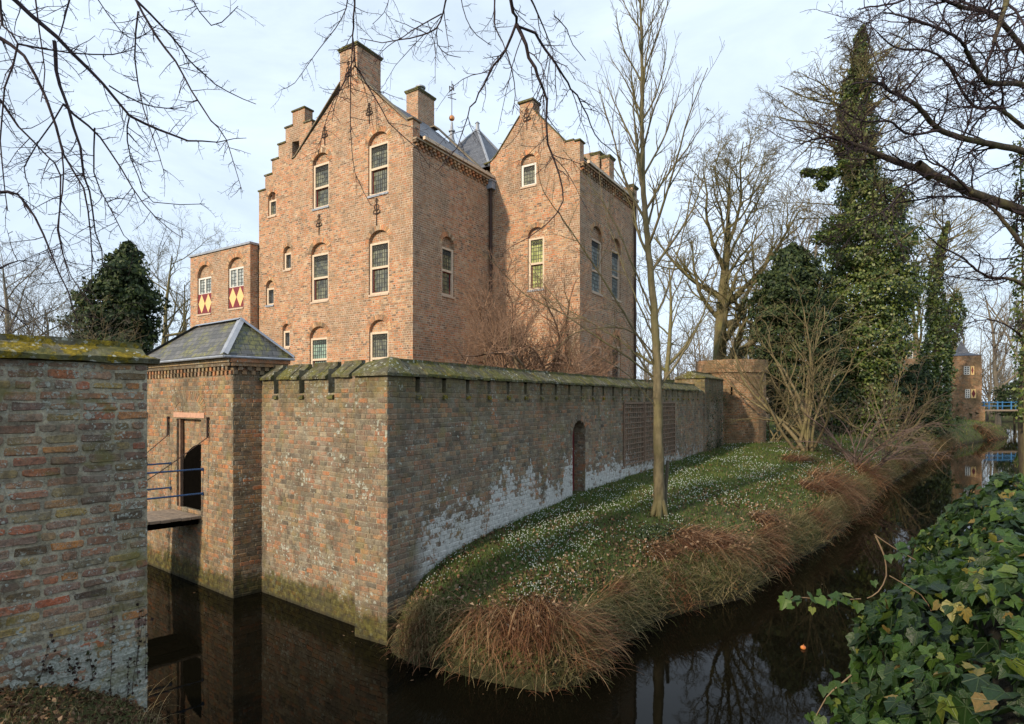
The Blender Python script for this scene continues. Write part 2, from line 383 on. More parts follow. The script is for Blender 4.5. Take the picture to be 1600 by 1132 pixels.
M = dict(
    castle=mat_brick_castle(),
    cbrick=mat_brick_geo('castle_arch_brick', [(p_, tuple(v*1.05 for v in c)) for p_, c in CASTLE_PAL], .12, 14, False, False, False, grey=.1),
    wall=mat_brick_geo('moat_brick', WALL_PAL, .55),
    wallm=mat_brick_geo('moat_mortar', WALL_PAL, .5, mortar=True),
    lime=mat_brick_geo('limewashed_brick', WALL_PAL, .38, white=True),
    limem=mat_brick_geo('limewashed_mortar', WALL_PAL, .38, white=True, mortar=True),
    gate=mat_brick_geo('gatehouse_brick', [(p_, (c[0]*1.22, c[1]*1.08, c[2]*.9)) for p_, c in WALL_PAL], .36, moss_top=False),
    gatem=mat_brick_geo('gatehouse_mortar', WALL_PAL, .3, mortar=True, moss_top=False),
    near=mat_brick_geo('weathered_brick', [(p_, (c[0]*1.5, c[1]*1.4, c[2]*1.12)) for p_, c in NEAR_PAL], .62, 30, False, False, False, bumpd=.007, grey=.30, crust=True),
    nearm=mat_brick_geo('weathered_mortar', NEAR_PAL, .45, 24, False, False, False, mortar=True, grey=.1, mdark=1.4, crust=True),
    cope=mat_coping('mossy_coping', .30, (.06, .055, .04)), cope2=mat_coping('lichened_coping', .84),
    slate=mat_slate('roof_slate', (.115, .125, .145), (.075, .082, .10)),
    slatem=mat_slate('mossy_slate', (.13, .13, .13), (.07, .073, .072), .45, .13, .22),
    lead=mat_simple('lead', (.30, .33, .37), (.19, .21, .25), 6, .5, .5),
    stone=mat_simple('pale_stone', (.56, .44, .33), (.40, .30, .22), 12, .8),
    lintel=mat_simple('pink_lintel', (.52, .30, .20), (.38, .22, .15), 12, .8),
    frame=mat_simple('cream_frame', (.62, .50, .37), (.50, .39, .28), 14, .6),
    white=mat_simple('white_paint', (.66, .64, .58), (.54, .52, .46), 14, .6),
    red=mat_simple('oxblood_paint', (.20, .03, .03), (.13, .02, .022), 14, .5),
    yellow=mat_simple('ochre_paint', (.72, .50, .22), (.62, .42, .18), 14, .6),
    glass=mat_glass('leaded_glass', (.17, .17, .10), (.05, .055, .04)), glassg=mat_glass('green_glass', (.27, .36, .27), (.14, .22, .17)),
    glassy=mat_glass('yellow_green_glass', (.42, .44, .18), (.22, .26, .10)), glassb=mat_glass('pale_glass', (.36, .38, .35), (.22, .25, .24)),
    glassd=mat_glass('dark_glass', (.05, .05, .04), (.02, .02, .02)),
    came=mat_simple('lead_came', (.06, .06, .06), None, 8, .5),
    iron=mat_simple('wrought_iron', (.028, .022, .02), (.05, .025, .015), 20, .7),
    blue=mat_simple('blue_paint', (.035, .085, .20), (.02, .05, .12), 16, .45),
    bluef=mat_simple('bright_blue_paint', (.06, .22, .46), (.05, .17, .36), 8, .5),
    gold=mat_simple('copper_ball', (.75, .36, .16), (.6, .26, .1), 8, .35, metallic=1.0),
    wood=mat_simple('weathered_plank', (.30, .24, .18), (.15, .115, .085), 9, .85, stretch=(1, 1, 6)),
    trellis=mat_simple('trellis_wood', (.26, .18, .12), (.16, .10, .07), 12, .85),
    dark=mat_simple('dark_wood_and_void', (.004, .0035, .003), None, 8, 1.0, 0.0),  # wood of the beams; also painted black for unlit openings
    post=mat_simple('old_post', (.13, .11, .075), (.07, .06, .04), 14, .9),
    pipe=mat_simple('brown_pipe', (.055, .03, .022), None, 8, .5),
    water=mat_water(), soil=mat_ground(),
    bark_young=mat_bark('young_bark', (.19, .155, .09), (.07, .058, .035), (.12, .11, .045), .6, 9),
    bark_over=mat_bark('dark_bark', (.060, .043, .046), (.030, .022, .025)),
    bark_big=mat_bark('old_bark', (.11, .085, .06), (.05, .04, .03), g=.3),
    bark_pale=mat_bark('pale_bark', (.18, .15, .08), (.09, .075, .04), g=.4),
    bark_far=mat_bark('far_bark', (.19, .165, .13), (.12, .10, .08), g=.2),
    bark_apple=mat_bark('apple_bark', (.24, .17, .105), (.12, .085, .055), g=.15),
    bark_droop=mat_bark('drooping_twig', (.15, .11, .09), (.08, .055, .045)),
    twig_apple=mat_bark('apple_twig', (.30, .19, .125), (.16, .095, .06)),
    bark_shrub=mat_bark('shrub_bark', (.21, .17, .095), (.10, .08, .045), g=.25),
    ivy=mat_leaf('ivy_foliage', [(0, (.022, .042, .010)), (.45, (.06, .10, .020)), (.8, (.13, .17, .035)), (1, (.23, .25, .08))], .45, .5),
    dkleaf=mat_leaf('yew_foliage', [(0, (.014, .026, .012)), (.5, (.035, .058, .022)), (.85, (.065, .095, .03)), (1, (.11, .13, .045))], .6, .3),
    grass=mat_leaf('grass_blade', [(0, (.035, .075, .014)), (.45, (.075, .135, .022)), (.78, (.15, .175, .04)), (.93, (.24, .20, .085)), (1, (.32, .25, .13))], .6, .3, .3),
    snow=mat_leaf('snowdrop_petal', [(0, (.48, .54, .48)), (1, (.74, .77, .75))], .6, .3, .3),
    litter=mat_leaf('dead_leaf', [(0, (.06, .03, .018)), (.4, (.13, .075, .04)), (.7, (.22, .14, .085)), (.9, (.36, .26, .18)), (1, (.30, .12, .04))], .8, .2, .1),
    sedge=mat_leaf('dead_sedge', [(0, (.05, .022, .013)), (.35, (.14, .06, .03)), (.7, (.24, .115, .055)), (.9, (.36, .21, .11)), (1, (.46, .33, .19))], .7, .25, .1),
    straw=mat_leaf('straw', [(0, (.06, .075, .025)), (.4, (.16, .14, .06)), (.75, (.30, .23, .12)), (1, (.45, .37, .22))], .8, .2, .15),
    bramble=mat_leaf('undergrowth_leaf', [(0, (.045, .04, .025)), (.5, (.07, .075, .03)), (1, (.13, .11, .06))], .8, .2, .1),
    ivyleaf=mat_ivy_leaf(),
)
# ------------------------------------------------------------------ facades
Z = Vector((0, 0, 1))
class Face:
    """vertical plane: origin on the ground plan, s runs along u; n points to the outside"""
    def __init__(s, o, u, n=None):
        s.o = Vector((o[0], o[1], 0)); s.u = Vector((u[0], u[1], 0)).normalized()
        if n is None:
            n = Vector((s.u.y, -s.u.x, 0))
            if n.dot(s.o) > 0: n = -n
        s.n = n
    def pt(s, a, z, off=0.0): return s.o + s.u*a + s.n*off + Z*z
    def s_at(s, px, off=0.0):
        k = (px - CX)/F; o = s.o + s.n*off
        return (k*o.y - o.x)/(s.u.x - k*s.u.y)
    def sz(s, px, py, off=0.0):
        a = s.s_at(px, off); q = s.pt(a, 0, off)
        return a, EYE + (HY - py)/F*q.y
    def shifted(s, off): return Face((s.o + s.n*off)[:2], s.u, s.n)

def vpdir(vp, sign=1):
    v = Vector((vp - CX, F, 0)).normalized(); return v*sign
U_R = vpdir(1380)            # along the right-hand flanks, away from the viewer
U_L = vpdir(-650)            # along the castle's fronts, away to the left

def arch_poly(a0, a1, z0, zs, zt, n=9):
    """opening outline with a flat-sided arched head"""
    c = (a0+a1)/2; w = (a1-a0)/2
    pts = [(a0, z0), (a1, z0)]
    for k in range(n+1):
        t = math.pi*k/n
        pts.append((c + w*math.cos(t), zs + (zt-zs)*math.sin(t)))
    return pts

def panel(mb, face, outline, holes=(), off=0.0, m=0, reveal=.0, rm=None):
    loops = [[Vector((a, z, 0)) for a, z in outline]] + [[Vector((a, z, 0)) for a, z in h] for h in holes]
    tris = tessellate_polygon(loops)
    flat = [p for l in loops for p in l]
    b = len(mb.v); mb.v.extend([tuple(face.pt(p.x, p.y, off)) for p in flat])
    for t in tris:
        mb.f.append(tuple(b+i for i in t)); mb.m.append(m); mb.r.append(.5)
    if reveal:
        for h in holes:
            for (a, z), (a2, z2) in zip(h, h[1:]+h[:1]):
                mb.poly([face.pt(a, z, off), face.pt(a2, z2, off), face.pt(a2, z2, off-reveal), face.pt(a, z, off-reveal)], m if rm is None else rm)

def arch_ring(mb, face, a0, a1, zs, zt, h=.2, proud=.006, m=0, n=None, deep=.05):
    c = (a0+a1)/2; w = abs(a1-a0)/2
    n = n or max(7, int(math.pi*w/.085))
    g = .07
    for k in range(n):
        t0 = math.pi*(k+g)/n; t1 = math.pi*(k+1-g)/n
        q = []
        hh = h*(1+rng.uniform(-.06, .06))
        for t, e in ((t0, 0), (t1, 0), (t1, hh), (t0, hh)):
            q.append((c+(w+e)*math.cos(t), zs+(zt-zs+e)*math.sin(t)))
        pr = proud+rng.uniform(0, .004)
        f0 = [face.pt(a, z, pr) for a, z in q]; b0 = [face.pt(a, z, -deep) for a, z in q]
        mb.idx(f0+b0, [(0, 1, 2, 3), (0, 4, 5, 1), (1, 5, 6, 2), (2, 6, 7, 3), (3, 7, 4, 0)], m)

def lay_bricks(mb, face, a0, a1, z0, z1, holes=(), course=.093, blen=.225, joint=.012, off=0.0, m=0, mm=1, proud=.010, jit=.004, top=None, bottom=None, seed=0, rounded=False):
    """real bricks one by one in front of a mortar bed; holes are callables z -> (a,b) or None"""
    r = random.Random(seed)
    row = 0; z = z0
    if a1 < a0: a0, a1 = a1, a0
    while z < z1 - .02:
        zt = min(z + course, z1)
        zc = (z+zt)/2
        cuts = sorted([h(zc) for h in holes if h(zc)])
        spans = []; cur = a0
        for c0, c1 in cuts:
            if c0 > cur: spans.append((cur, c0))
            cur = max(cur, c1)
        if cur < a1: spans.append((cur, a1))
        for p0, p1 in spans:
            nseg = max(1, int((p1-p0)/1.2))
            for k in range(nseg):
                q0 = p0+(p1-p0)*k/nseg; q1 = p0+(p1-p0)*(k+1)/nseg
                mb.poly([face.pt(q0, z, off), face.pt(q1, z, off), face.pt(q1, zt, off), face.pt(q0, zt, off)], mm)
            a = p0 + (0 if row % 2 == 0 else -blen*.5) + (row*37 % 5)*.013*(1 if row % 4 > 1 else -1)
            while a < p1 - .03:
                L = blen if (row % 2 == 0 or r.random() < .45) else blen*.52
                L *= r.uniform(.9, 1.08)
                b0 = max(a + joint/2, p0 + .001); b1 = min(a + L - joint/2, p1 - .001)
                a += L
                if b1 - b0 < .035: continue
                j = lambda s=1.0: r.uniform(-jit, jit)*s
                zb = z + joint/2 + j(); zu = zt - joint/2 + j()
                pr = proud*r.uniform(.25, 1.15); bv = .006 + r.random()*.006
                if rounded:
                    e_ = min(.013, (zu-zb)*.25)*r.uniform(.5, 1.4); q8 = [(b0+e_, zb), ((b0+b1)/2, zb), (b1-e_, zb), (b1, zb+e_), (b1, zu-e_), (b1-e_, zu), ((b0+b1)/2, zu), (b0+e_, zu), (b0, zu-e_), (b0, zb+e_)]
                    q8 = [(x_+j(1.1), y_+j(1.1)) for x_, y_ in q8]; ca, cz = (b0+b1)/2, (zb+zu)/2; nq = len(q8)
                    pts = [face.pt(x_, y_, off+.0005) for x_, y_ in q8]+[face.pt(ca+(x_-ca)*(1-.010/max(.03, abs(b1-b0)/2)), cz+(y_-cz)*.86, off+pr+j(.8)) for x_, y_ in q8]
                    mb.idx(pts, [tuple(range(nq, 2*nq))]+[(k_, (k_+1) % nq, nq+(k_+1) % nq, nq+k_) for k_ in range(nq)], m, r.random()); continue
                o = [(b0+j(), zb+j()), (b1+j(), zb+j()), (b1+j(), zu+j()), (b0+j(), zu+j())]
                ca, cz = (b0+b1)/2, (zb+zu)/2
                pts = [face.pt(x_, y_, off+.0005) for x_, y_ in o]
                for x_, y_ in o:
                    pts.append(face.pt(x_ + math.copysign(bv, ca-x_), y_ + math.copysign(bv, cz-y_), off+pr+j(.6)))
                mb.idx(pts, [(4, 5, 6, 7), (0, 1, 5, 4), (1, 2, 6, 5), (2, 3, 7, 6), (3, 0, 4, 7)], m, r.random())
        z = zt; row += 1

def hole_rect(a0, a1, z0, z1):
    a0, a1 = min(a0, a1), max(a0, a1)
    return lambda z: (a0, a1) if z0 < z < z1 else None
def hole_arch(a0, a1, z0, zs, zt):
    a0, a1 = min(a0, a1), max(a0, a1); c = (a0+a1)/2; w = (a1-a0)/2
    def f(z):
        if z0 < z <= zs: return (a0, a1)
        if zs < z < zt:
            q = w*math.sqrt(1-((z-zs)/(zt-zs))**2); return (c-q, c+q)
    return f

# ------------------------------------------------------------------ windows
def fbox(mb, face, a0, a1, z0, z1, o0, o1, m=0):
    p = face.pt(min(a0, a1), z0, o0)
    mb.box(p, face.u*abs(a1-a0), face.n*(o1-o0), Z*(z1-z0), m)

def window(wall_mb, ring_mb, holes, face, parent, px0, px1, pyt, pyb, pya, pyx=None, glass='glass', frame='frame', red=True, mull=False, label=None, diamond=True, shutter=False, arch_h=.2, both=False, grid=(.13, .17)):
    """arched niche in the facade with a cross-bar window; pixels are only read once to find the size"""
    pc = (px0+px1)/2
    a0, a1 = sorted((face.s_at(px0), face.s_at(px1)))
    zt = face.sz(pc, pyt)[1]; zb = face.sz(pc, pyb)[1]; za = face.sz(pc, pya)[1]
    zx = face.sz(pc, pyx)[1] if pyx else None
    w = a1-a0
    n0, n1 = a0-.03, a1+.03
    zs = min(za-.10, max(zt+.02, za-w*.5))
    holes.append(arch_poly(n0, n1, zb-.02, zs, za))
    D = .14
    panel(wall_mb, face, arch_poly(n0-.01, n1+.01, zt-.03, zs, za+.01), off=-D)       # brick tympanum
    rb_ = MB(); arch_ring(rb_, face, n0, n1, zs, za, arch_h)
    f = MB(); fw = .085
    fbox(f, face, a0-.02, a0+fw, zb, zt, -D, -D+.075); fbox(f, face, a1-fw, a1+.02, zb, zt, -D, -D+.075)
    fbox(f, face, a0+fw, a1-fw, zt-fw, zt, -D, -D+.072); fbox(f, face, a0+fw, a1-fw, zb, zb+fw*.8, -D, -D+.072)
    rows = [(zb+fw*.8, zt-fw)]
    if zx:
        fbox(f, face, a0+fw, a1-fw, zx-.045, zx+.045, -D, -D+.07); rows = [(zx+.045, zt-fw), (zb+fw*.8, zx-.045)]
    if mull: fbox(f, face, (a0+a1)/2-.04, (a0+a1)/2+.04, zb+fw*.8, zt-fw, -D, -D+.068)
    wo = f.build('window', M[frame], parent)
    if label: wo['label'] = label
    rb_.build('brick_arch', M['cbrick'], wo)
    c = MB(); lo = MB()
    for k, (q0, q1) in enumerate(rows):
        if shutter and k == 1: continue
        cols = [(a0+fw, a1-fw)] if not mull else [(a0+fw, (a0+a1)/2-.04), ((a0+a1)/2+.04, a1-fw)]
        for b0, b1 in cols:
            e0, e1, h0, h1 = b0, b1, q0, q1
            dp = 0.0
            if k == 1 and red:
                dp = -.05
                for (x0, x1, y0, y1) in ((b0, b0+.035, q0, q1), (b1-.035, b1, q0, q1), (b0+.035, b1-.035, q0, q0+.035), (b0+.035, b1-.035, q1-.03, q1)):
                    fbox(lo, face, x0, x1, y0, y1, -D-.06, -D-.01)
                e0, e1, h0, h1 = b0+.035, b1-.035, q0+.035, q1-.03
            g = MB()
            # every quarry its own slightly tilted pane of old glass
            nx = max(1, round((e1-e0)/grid[0])); nz_ = max(1, round((h1-h0)/grid[1]))
            for i in range(nx):
                for j_ in range(nz_):
                    x0 = e0+(e1-e0)*i/nx; x1 = e0+(e1-e0)*(i+1)/nx; y0 = h0+(h1-h0)*j_/nz_; y1 = h0+(h1-h0)*(j_+1)/nz_
                    tl = [rng.uniform(-.004, .004) for _ in range(4)]
                    g.poly([face.pt(x0, y0, -D+.01+dp+tl[0]), face.pt(x1, y0, -D+.01+dp+tl[1]), face.pt(x1, y1, -D+.01+dp+tl[2]), face.pt(x0, y1, -D+.01+dp+tl[3])])
            g.build('pane', M[glass], wo)
            for i in range(1, nx): fbox(c, face, e0+(e1-e0)*i/nx-.009, e0+(e1-e0)*i/nx+.009, h0, h1, -D+.012+dp, -D+.024+dp)
            for j_ in range(1, nz_): fbox(c, face, e0, e1, h0+(h1-h0)*j_/nz_-.009, h0+(h1-h0)*j_/nz_+.009, -D+.012+dp, -D+.0245+dp)
            if diamond and k == 0:
                nd = max(4, round((e1-e0)/.09)); hh = min(.24, (h1-h0)*.25)
                for i in range(nd):
                    x0 = e0+(e1-e0)*i/nd; x1 = e0+(e1-e0)*(i+1)/nd
                    for dz in (0, hh/2):
                        c.bar(face.pt(x0, h1-hh+dz, -D+.03), face.pt(x1, h1-hh/2+dz, -D+.03), .011, n=4)
                        c.bar(face.pt(x0, h1-hh/2+dz, -D+.03), face.pt(x1, h1-hh+dz, -D+.03), .011, n=4)
    if c.f: c.build('lead_came', M['came'], wo)
    if lo.f: lo.build('sash', M['red'], wo)
    # weathered brick sill below
    s_ = MB(); fbox(s_, face, a0-.03, a1+.03, zb-.10, zb-.02, -.06, .045); s_.build('sill', M['lead'] if frame == 'frame' and rng.random() < .3 else M['stone'], wo)
    if shutter:
        q0, q1 = rows[1]
        s_ = MB(); fbox(s_, face, a0-.015, a1+.015, q0-.05, q1+.05, -D+.055, -D+.10, 0)
        for k in range(2):
            b0 = a0 + (a1-a0)*k/2; b1 = b0 + (a1-a0)/2; cc = (b0+b1)/2; zm = (q0+q1)/2
            # hour-glass diamonds painted ochre, raised 3 mm
            s_.poly([face.pt(cc, q0-.04, -D+.104), face.pt(b1-.01, zm, -D+.104), face.pt(cc, q1+.04, -D+.104), face.pt(b0+.01, zm, -D+.104)], 1)
        so = s_.build('shutter', [M['red'], M['yellow']], wo)
    return wo

def anchor(face, parent, px, py0, py1, off=.0):
    a, z0 = face.sz(px, py1); z1 = face.sz(px, py0)[1]
    h = z1-z0; m = MB(); q = lambda x, y: face.pt(a+x, z0+y*h, .03+off)
    m.path([q(0, 0), q(0, 1)], .016, 6)
    for s in (-1, 1):
        for (b, e, w) in ((.55, .80, .16), (.42, .60, .24)):
            pts = [q(s*w*math.sin(t)*(.55+.45*t/math.pi), b+(e-b)*(1-math.cos(t))/2) for t in [k*math.pi/6 for k in range(7)]]
            m.path(pts, .014, 5)
        m.path([q(0, .86), q(s*.09, .92), q(0, 1.03)], .012, 5)
    m.path([q(-.2, .46), q(.2, .46)], .014, 5)
    m.build('wall_anchor', M['iron'], parent)

def corbels(face, a0, a1, z, m=0, h=.28, parent=None, mat=None, rows=3):
    """dog-tooth brick table under an eave"""
    mb = MB(); a0, a1 = min(a0, a1), max(a0, a1)
    n = int((a1-a0)/.26)
    for r_ in range(rows):
        for k in range(n):
            a = a0 + (a1-a0)*(k+(.5 if r_ % 2 else .1))/n
            if a+.14 > a1: continue
            fbox(mb, face, a, a+.125, z-h+r_*h/rows, z-h+(r_+1)*h/rows-.004, -.02, .05+.05*r_)
    fbox(mb, face, a0, a1, z, z+.07, -.02, .2)
    return mb.build('corbel_table', mat or M['cbrick'], parent)

# ================================================================== CASTLE
castle = empty('castle', (P(645, 627, 23.0).x, 23.0, 1.6), 'tall brick castle with steep gabled wings and slate roofs rising behind the mossy moat wall', 'castle')
C0 = P(645, 627, 23.0)
MF = Face((C0.x, C0.y), U_L)                     # front of the main gable
RF = Face((C0.x, C0.y), U_R)                     # its right flank
LR = RF.s_at(766)
B0 = RF.pt(LR, 0)                                # inner corner
WF = Face((B0.x, B0.y), -U_L)                    # front of the right wing (s runs towards the viewer)
LW = WF.s_at(906)
D0 = WF.pt(LW, 0)
WR = Face((D0.x, D0.y), U_R)
LWR = WR.s_at(991)
GZ = 1.2
def pz(face, lst): return [face.sz(x, y) for x, y in lst]
bw = MB(); ring = MB()
# --- main gable
holes = []
wl = [(576, 606, 223.5, 303, 206, 261.5, 'glass', ''), (489, 513.5, 255, 324, 239, 292, 'glass', ''),
      (577, 607, 378, 459, 359.6, 417.5, 'glass', ''), (486.5, 512.5, 396, 470, 379, 434, 'glass', ''),
      (577.5, 606, 518.5, 600, 499.5, 560, 'glass', ''), (484.5, 510.5, 528, 606, 510, 562, 'glassg', '')]
for a, b, c, d, e, x, g, l in wl:
    window(bw, ring, holes, MF, castle, a, b, c, d, e, x, g)
ZE = MF.sz(645, 214)[1]
LM = MF.s_at(457.5)
apl = MF.sz(545, 110)
chl, chr_ = MF.s_at(531.6), MF.s_at(558.5)
ztop = MF.sz(545, 77)[1]
zl = MF.sz(531, 122)[1]; zr = MF.sz(560, 118)[1]
zk = MF.sz(645, 186)[1]
k1 = MF.s_at(637.5)
zfl = MF.sz(455, 249)[1]
outl = [(0, GZ), (0, zk), (k1, zk), (k1+.15, zk-.02), (chr_+.05, zr), (chr_, zr+.25), (chr_, ztop), (chl, ztop), (chl, zr-.0), (chl+.02, zr-.3), (LM-.18, zfl+.02), (LM, zfl-.05), (LM, GZ)]
panel(bw, MF, outl, holes, reveal=.14)
WM = MF.shifted(-LR)                             # rear gable plane
# rear gable (its coping shows over the roof) - same outline
outr = [p for p in outl if p not in ((chr_, zr+.25), (chr_, ztop), (chl, ztop))]
panel(bw, MF, [(a, z-(.32 if z > GZ+1 else 0)) for a, z in outr], off=-LR+.02)
panel(bw, MF, outr, off=-.42)
# kneeler side and gable tops as copings
holes = []
window(bw, ring, holes, RF, castle, 691, 709.5, 387.5, 462, 370, 423.5, 'glass')
panel(bw, RF, [(0, GZ), (LR, GZ), (LR, ZE), (.42, ZE), (.42, zk), (0, zk)], holes, reveal=.14)
LFc = Face(MF.pt(LM, 0)[:2], U_R, -RF.n)
panel(bw, LFc, [(0, GZ), (LR, GZ), (LR, zfl), (0, zfl)])
bw.build('wall', M['castle'], castle)
# copings on the two gables
mcop = mat_simple('brick_coping', (.24, .19, .13), (.13, .11, .07), 9, .9)
cop = MB()
def gable_coping(mb, face, pts, off0, off1, th=.06, m=0, over=.05):
    for (a, z), (a2, z2) in zip(pts[:-1], pts[1:]):
        q = [face.pt(a, z, off0+over), face.pt(a2, z2, off0+over), face.pt(a2, z2, off1-over), face.pt(a, z, off1-over)]
        up = [p+Z*th for p in q]
        mb.idx(q+up, [(0, 3, 2, 1), (4, 5, 6, 7), (0, 1, 5, 4), (1, 2, 6, 5), (2, 3, 7, 6), (3, 0, 4, 7)], m)
gable_coping(cop, MF, [(-.06, zk), (k1, zk)], .03, -.42); gable_coping(cop, MF, [(k1+.02, zk), (chr_+.04, zr+.03)], 0, -.42)
gable_coping(cop, MF, [(chl, zr-.02), (LM-.18, zfl+.04), (LM+.05, zfl-.02)], 0, -.42)
cop.build('gable_coping', mcop, castle); cop = MB()
gable_coping(cop, MF, [(-.06, zk-.42), (k1, zk-.42)], -LR+.28, -LR-.05)
gable_coping(cop, MF, [(k1+.02, zk-.28), (chr_+.04, zr-.12), (chl, zr-.12), (LM, zfl-.1)], -LR+.28, -LR-.05)
cop.build('gable_coping', mcop, castle)
# roof
zrg = zr + .10; mid = (chl+chr_)/2
def slab_roof(name, mat, parent, quads):
    mb = MB()
    for q in quads: mb.poly(q)
    return mb.build(name, mat, parent)
ov = .22
roof = slab_roof('roof', M['slate'], castle, [
    [MF.pt(-.12, ZE+.14, -.40), MF.pt(-.12, ZE+.14, -LR+.2), MF.pt(mid, zrg, -LR+.2), MF.pt(mid, zrg, -.40)],
    [MF.pt(LM, zfl-.05, -.40), MF.pt(LM, zfl-.05, -LR+.3), MF.pt(mid, zrg, -LR+.3), MF.pt(mid, zrg, -.40)]])
def chimney(parent, face, a0, a1, z0, z1, d0, d1, pot=False, cap=.07):
    m = MB(); fbox(m, face, a0, a1, z0, z1, d1, d0)
    o = m.build('chimney', M['castle'], parent)
    c = MB(); fbox(c, face, a0-.05, a1+.05, z1-.0, z1+.06, d1-.05, d0+.05)
    fbox(c, face, a0-.08, a1+.08, z1+.062, z1+.062+cap, d1-.08, d0+.08)
    c.build('chimney_cap', M['cope'], parent)
    if pot:
        q = face.pt((a0+a1)/2, z1+.12, (d0+d1)/2); k = MB()
        k.bar(q-Z*.1, q+Z*.30, .2, .17, 12); k.bar(q+Z*.34, q+Z*.40, .26, .26, 12); k.bar(q+Z*.4, q+Z*.48, .25, .06, 12)
        k.build('chimney_pot', M['lead'], parent)
    return o
dch = RF.s_at(581) if False else 1.35
chimney(roof, MF, chr_, chl, zr-.5, ztop, .012, -dch)
# rear chimney on the other gable
rz = MF.shifted(-LR+.1)
a_r, zc1 = rz.sz(645.5, 153); a_l = rz.s_at(663.5)
chimney(roof, rz, a_l, a_r, zc1-2.6, rz.sz(654, 151)[1], .5, -.75, pot=True)
g = MB()
g.box(RF.pt(.44, ZE+.02, .14), RF.u*(LR-.44), RF.n*.12, Z*.13)
g.build('gutter', M['frame'], castle)
corbels(RF, .0, LR, ZE-.10, parent=castle)
for px, y0, y1 in ((508, 198, 228), (577.5, 162, 194), (499, 336, 368), (589, 311, 353), (545, 97, 138)):
    anchor(MF, castle, px, y0, y1)
# drain pipe and hopper in the inner corner
m = MB(); q = RF.pt(LR-.14, 0, .12)
m.bar(q+Z*1.3, q+Z*(ZE-.45), .065, n=10)
for zz in (3.2, 5.6, 8.0, 10.4): m.bar(q+Z*zz, q+Z*(zz+.06), .085, n=10)
m.build('drainpipe', M['pipe'], castle)
m = MB(); m.box(q+Z*(ZE-.5)-RF.u*.16-RF.n*.14, RF.u*.3, RF.n*.32, Z*.34); m.box(q+Z*(ZE-.16)-RF.u*.2-RF.n*.18, RF.u*.38, RF.n*.4, Z*.06)
m.build('rain_hopper', M['lead'], castle)

# --- right wing
wb = MB(); holes = []
window(wb, ring, holes, WF, castle, 814.5, 837, 256, 290, 241, None, 'glass', 'white')
window(wb, ring, holes, WF, castle, 825.6, 849.4, 371, 452, 355, 411.5, 'glassy')
ZW = WF.sz(906, 252)[1]
sA = lambda x: WF.s_at(x)
zt_ = WF.sz(823, 160)[1]
zA = WF.sz(812, 180)[1]; zB = WF.sz(836, 176)[1]; zl2 = WF.sz(768, 254)[1]
zs1 = WF.sz(884, 222.5)[1]; zk2 = WF.sz(903, 220.5)[1]
zz_ = WF.sz(812, 182)[1]
outw = [(0, GZ), (LW, GZ), (LW, zk2), (sA(898), zk2), (sA(897), zs1), (sA(884), zs1), (sA(837), zz_), (sA(833), zz_+.12), (sA(833), zt_), (sA(812), zt_), (sA(812), zz_-.03), (sA(775), zl2+.22), (0, zl2)]
panel(wb, WF, outw, holes, reveal=.14); panel(wb, WF, outw, off=-.4)
DW = (WR.pt(LWR, 0)-WR.pt(0, 0)).length
panel(wb, WF, [(a*1.0, z) for a, z in outw], off=-DW+.02)
holes = []
window(wb, ring, holes, WR, castle, 925, 941, 375, 458, 354, 424, 'glassb', 'stone', red=False)
window(wb, ring, holes, WR, castle, 956.5, 969.5, 392, 468, 373, 433, 'glassb', 'stone', red=False)
window(wb, ring, holes, WR, castle, 926, 941.5, 541, 596, 521, 574, 'glassd', 'stone', red=False)
window(wb, ring, holes, WR, castle, 957, 970, 541, 592, 523, 572, 'glassd', 'stone', red=False)
panel(wb, WR, [(0, GZ), (LWR, GZ), (LWR, ZW), (.4, ZW), (.4, zk2), (0, zk2)], holes, reveal=.14)
m = wb.build('wall', M['castle'], castle)
chs = MB()
fbox(chs, WF, sA(812), sA(833), zz_-.5, zt_, -.6, -.005)
chs.build('gable_pinnacle', M['castle'], castle)
cop = MB()
gable_coping(cop, WF, [(LW+.05, zk2), (sA(898), zk2)], .03, -.42); gable_coping(cop, WF, [(sA(897), zs1), (sA(884), zs1), (sA(836), zz_)], 0, -.4)
gable_coping(cop, WF, [(sA(812), zz_-.03), (sA(775), zl2+.22), (0, zl2), (-.35, zl2-.04)], 0, -.4)
gable_coping(cop, WF, [(sA(834.5), zt_), (sA(810), zt_)], .04, -.6, .09)
cop.build('gable_coping', M['cope'], castle); cop = MB()
gable_coping(cop, WF, [(LW+.05, zk2-.4), (sA(884), zs1-.3), (sA(822), zz_+.2), (0, zl2)], -DW+.3, -DW-.05)
cop.build('gable_coping', M['cope'], castle)
mw = sA(822)
roof2 = slab_roof('roof', M['slate'], castle, [
    [WF.pt(LW+ov, ZW-.02, -.38), WF.pt(LW+ov, ZW-.02, -DW+.3), WF.pt(mw, zz_+.1, -DW+.3), WF.pt(mw, zz_+.1, -.38)],
    [WF.pt(-.3, zl2-.15, -.38), WF.pt(-.3, zl2-.15, -DW+.3), WF.pt(mw, zz_+.1, -DW+.3), WF.pt(mw, zz_+.1, -.38)]])
rw = WF.shifted(-DW)
for px0, px1, py in ((928, 941, 246), (944, 956, 251), (984, 992, 296)):
    a0_, a1_ = sorted((rw.s_at(px0), rw.s_at(px1)))
    chimney(roof2, rw, a0_, a1_, rw.sz(px0, py)[1]-(2.6 if px0 < 980 else 1.6), rw.sz((px0+px1)/2, py)[1], .35, -.3)
g = MB(); g.box(WR.pt(.42, ZW+.02, .14), WR.u*(LWR-.42), WR.n*.12, Z*.12); g.build('gutter', M['frame'], castle)
corbels(WR, 0, LWR, ZW-.10, parent=castle)
m = MB(); q = WR.pt(LWR-.12, 0, .1); m.bar(q+Z*1.3, q+Z*(ZW-.2), .06, n=8); m.build('drainpipe', M['pipe'], castle)
anchor(WF, castle, 823.5, 170, 204)

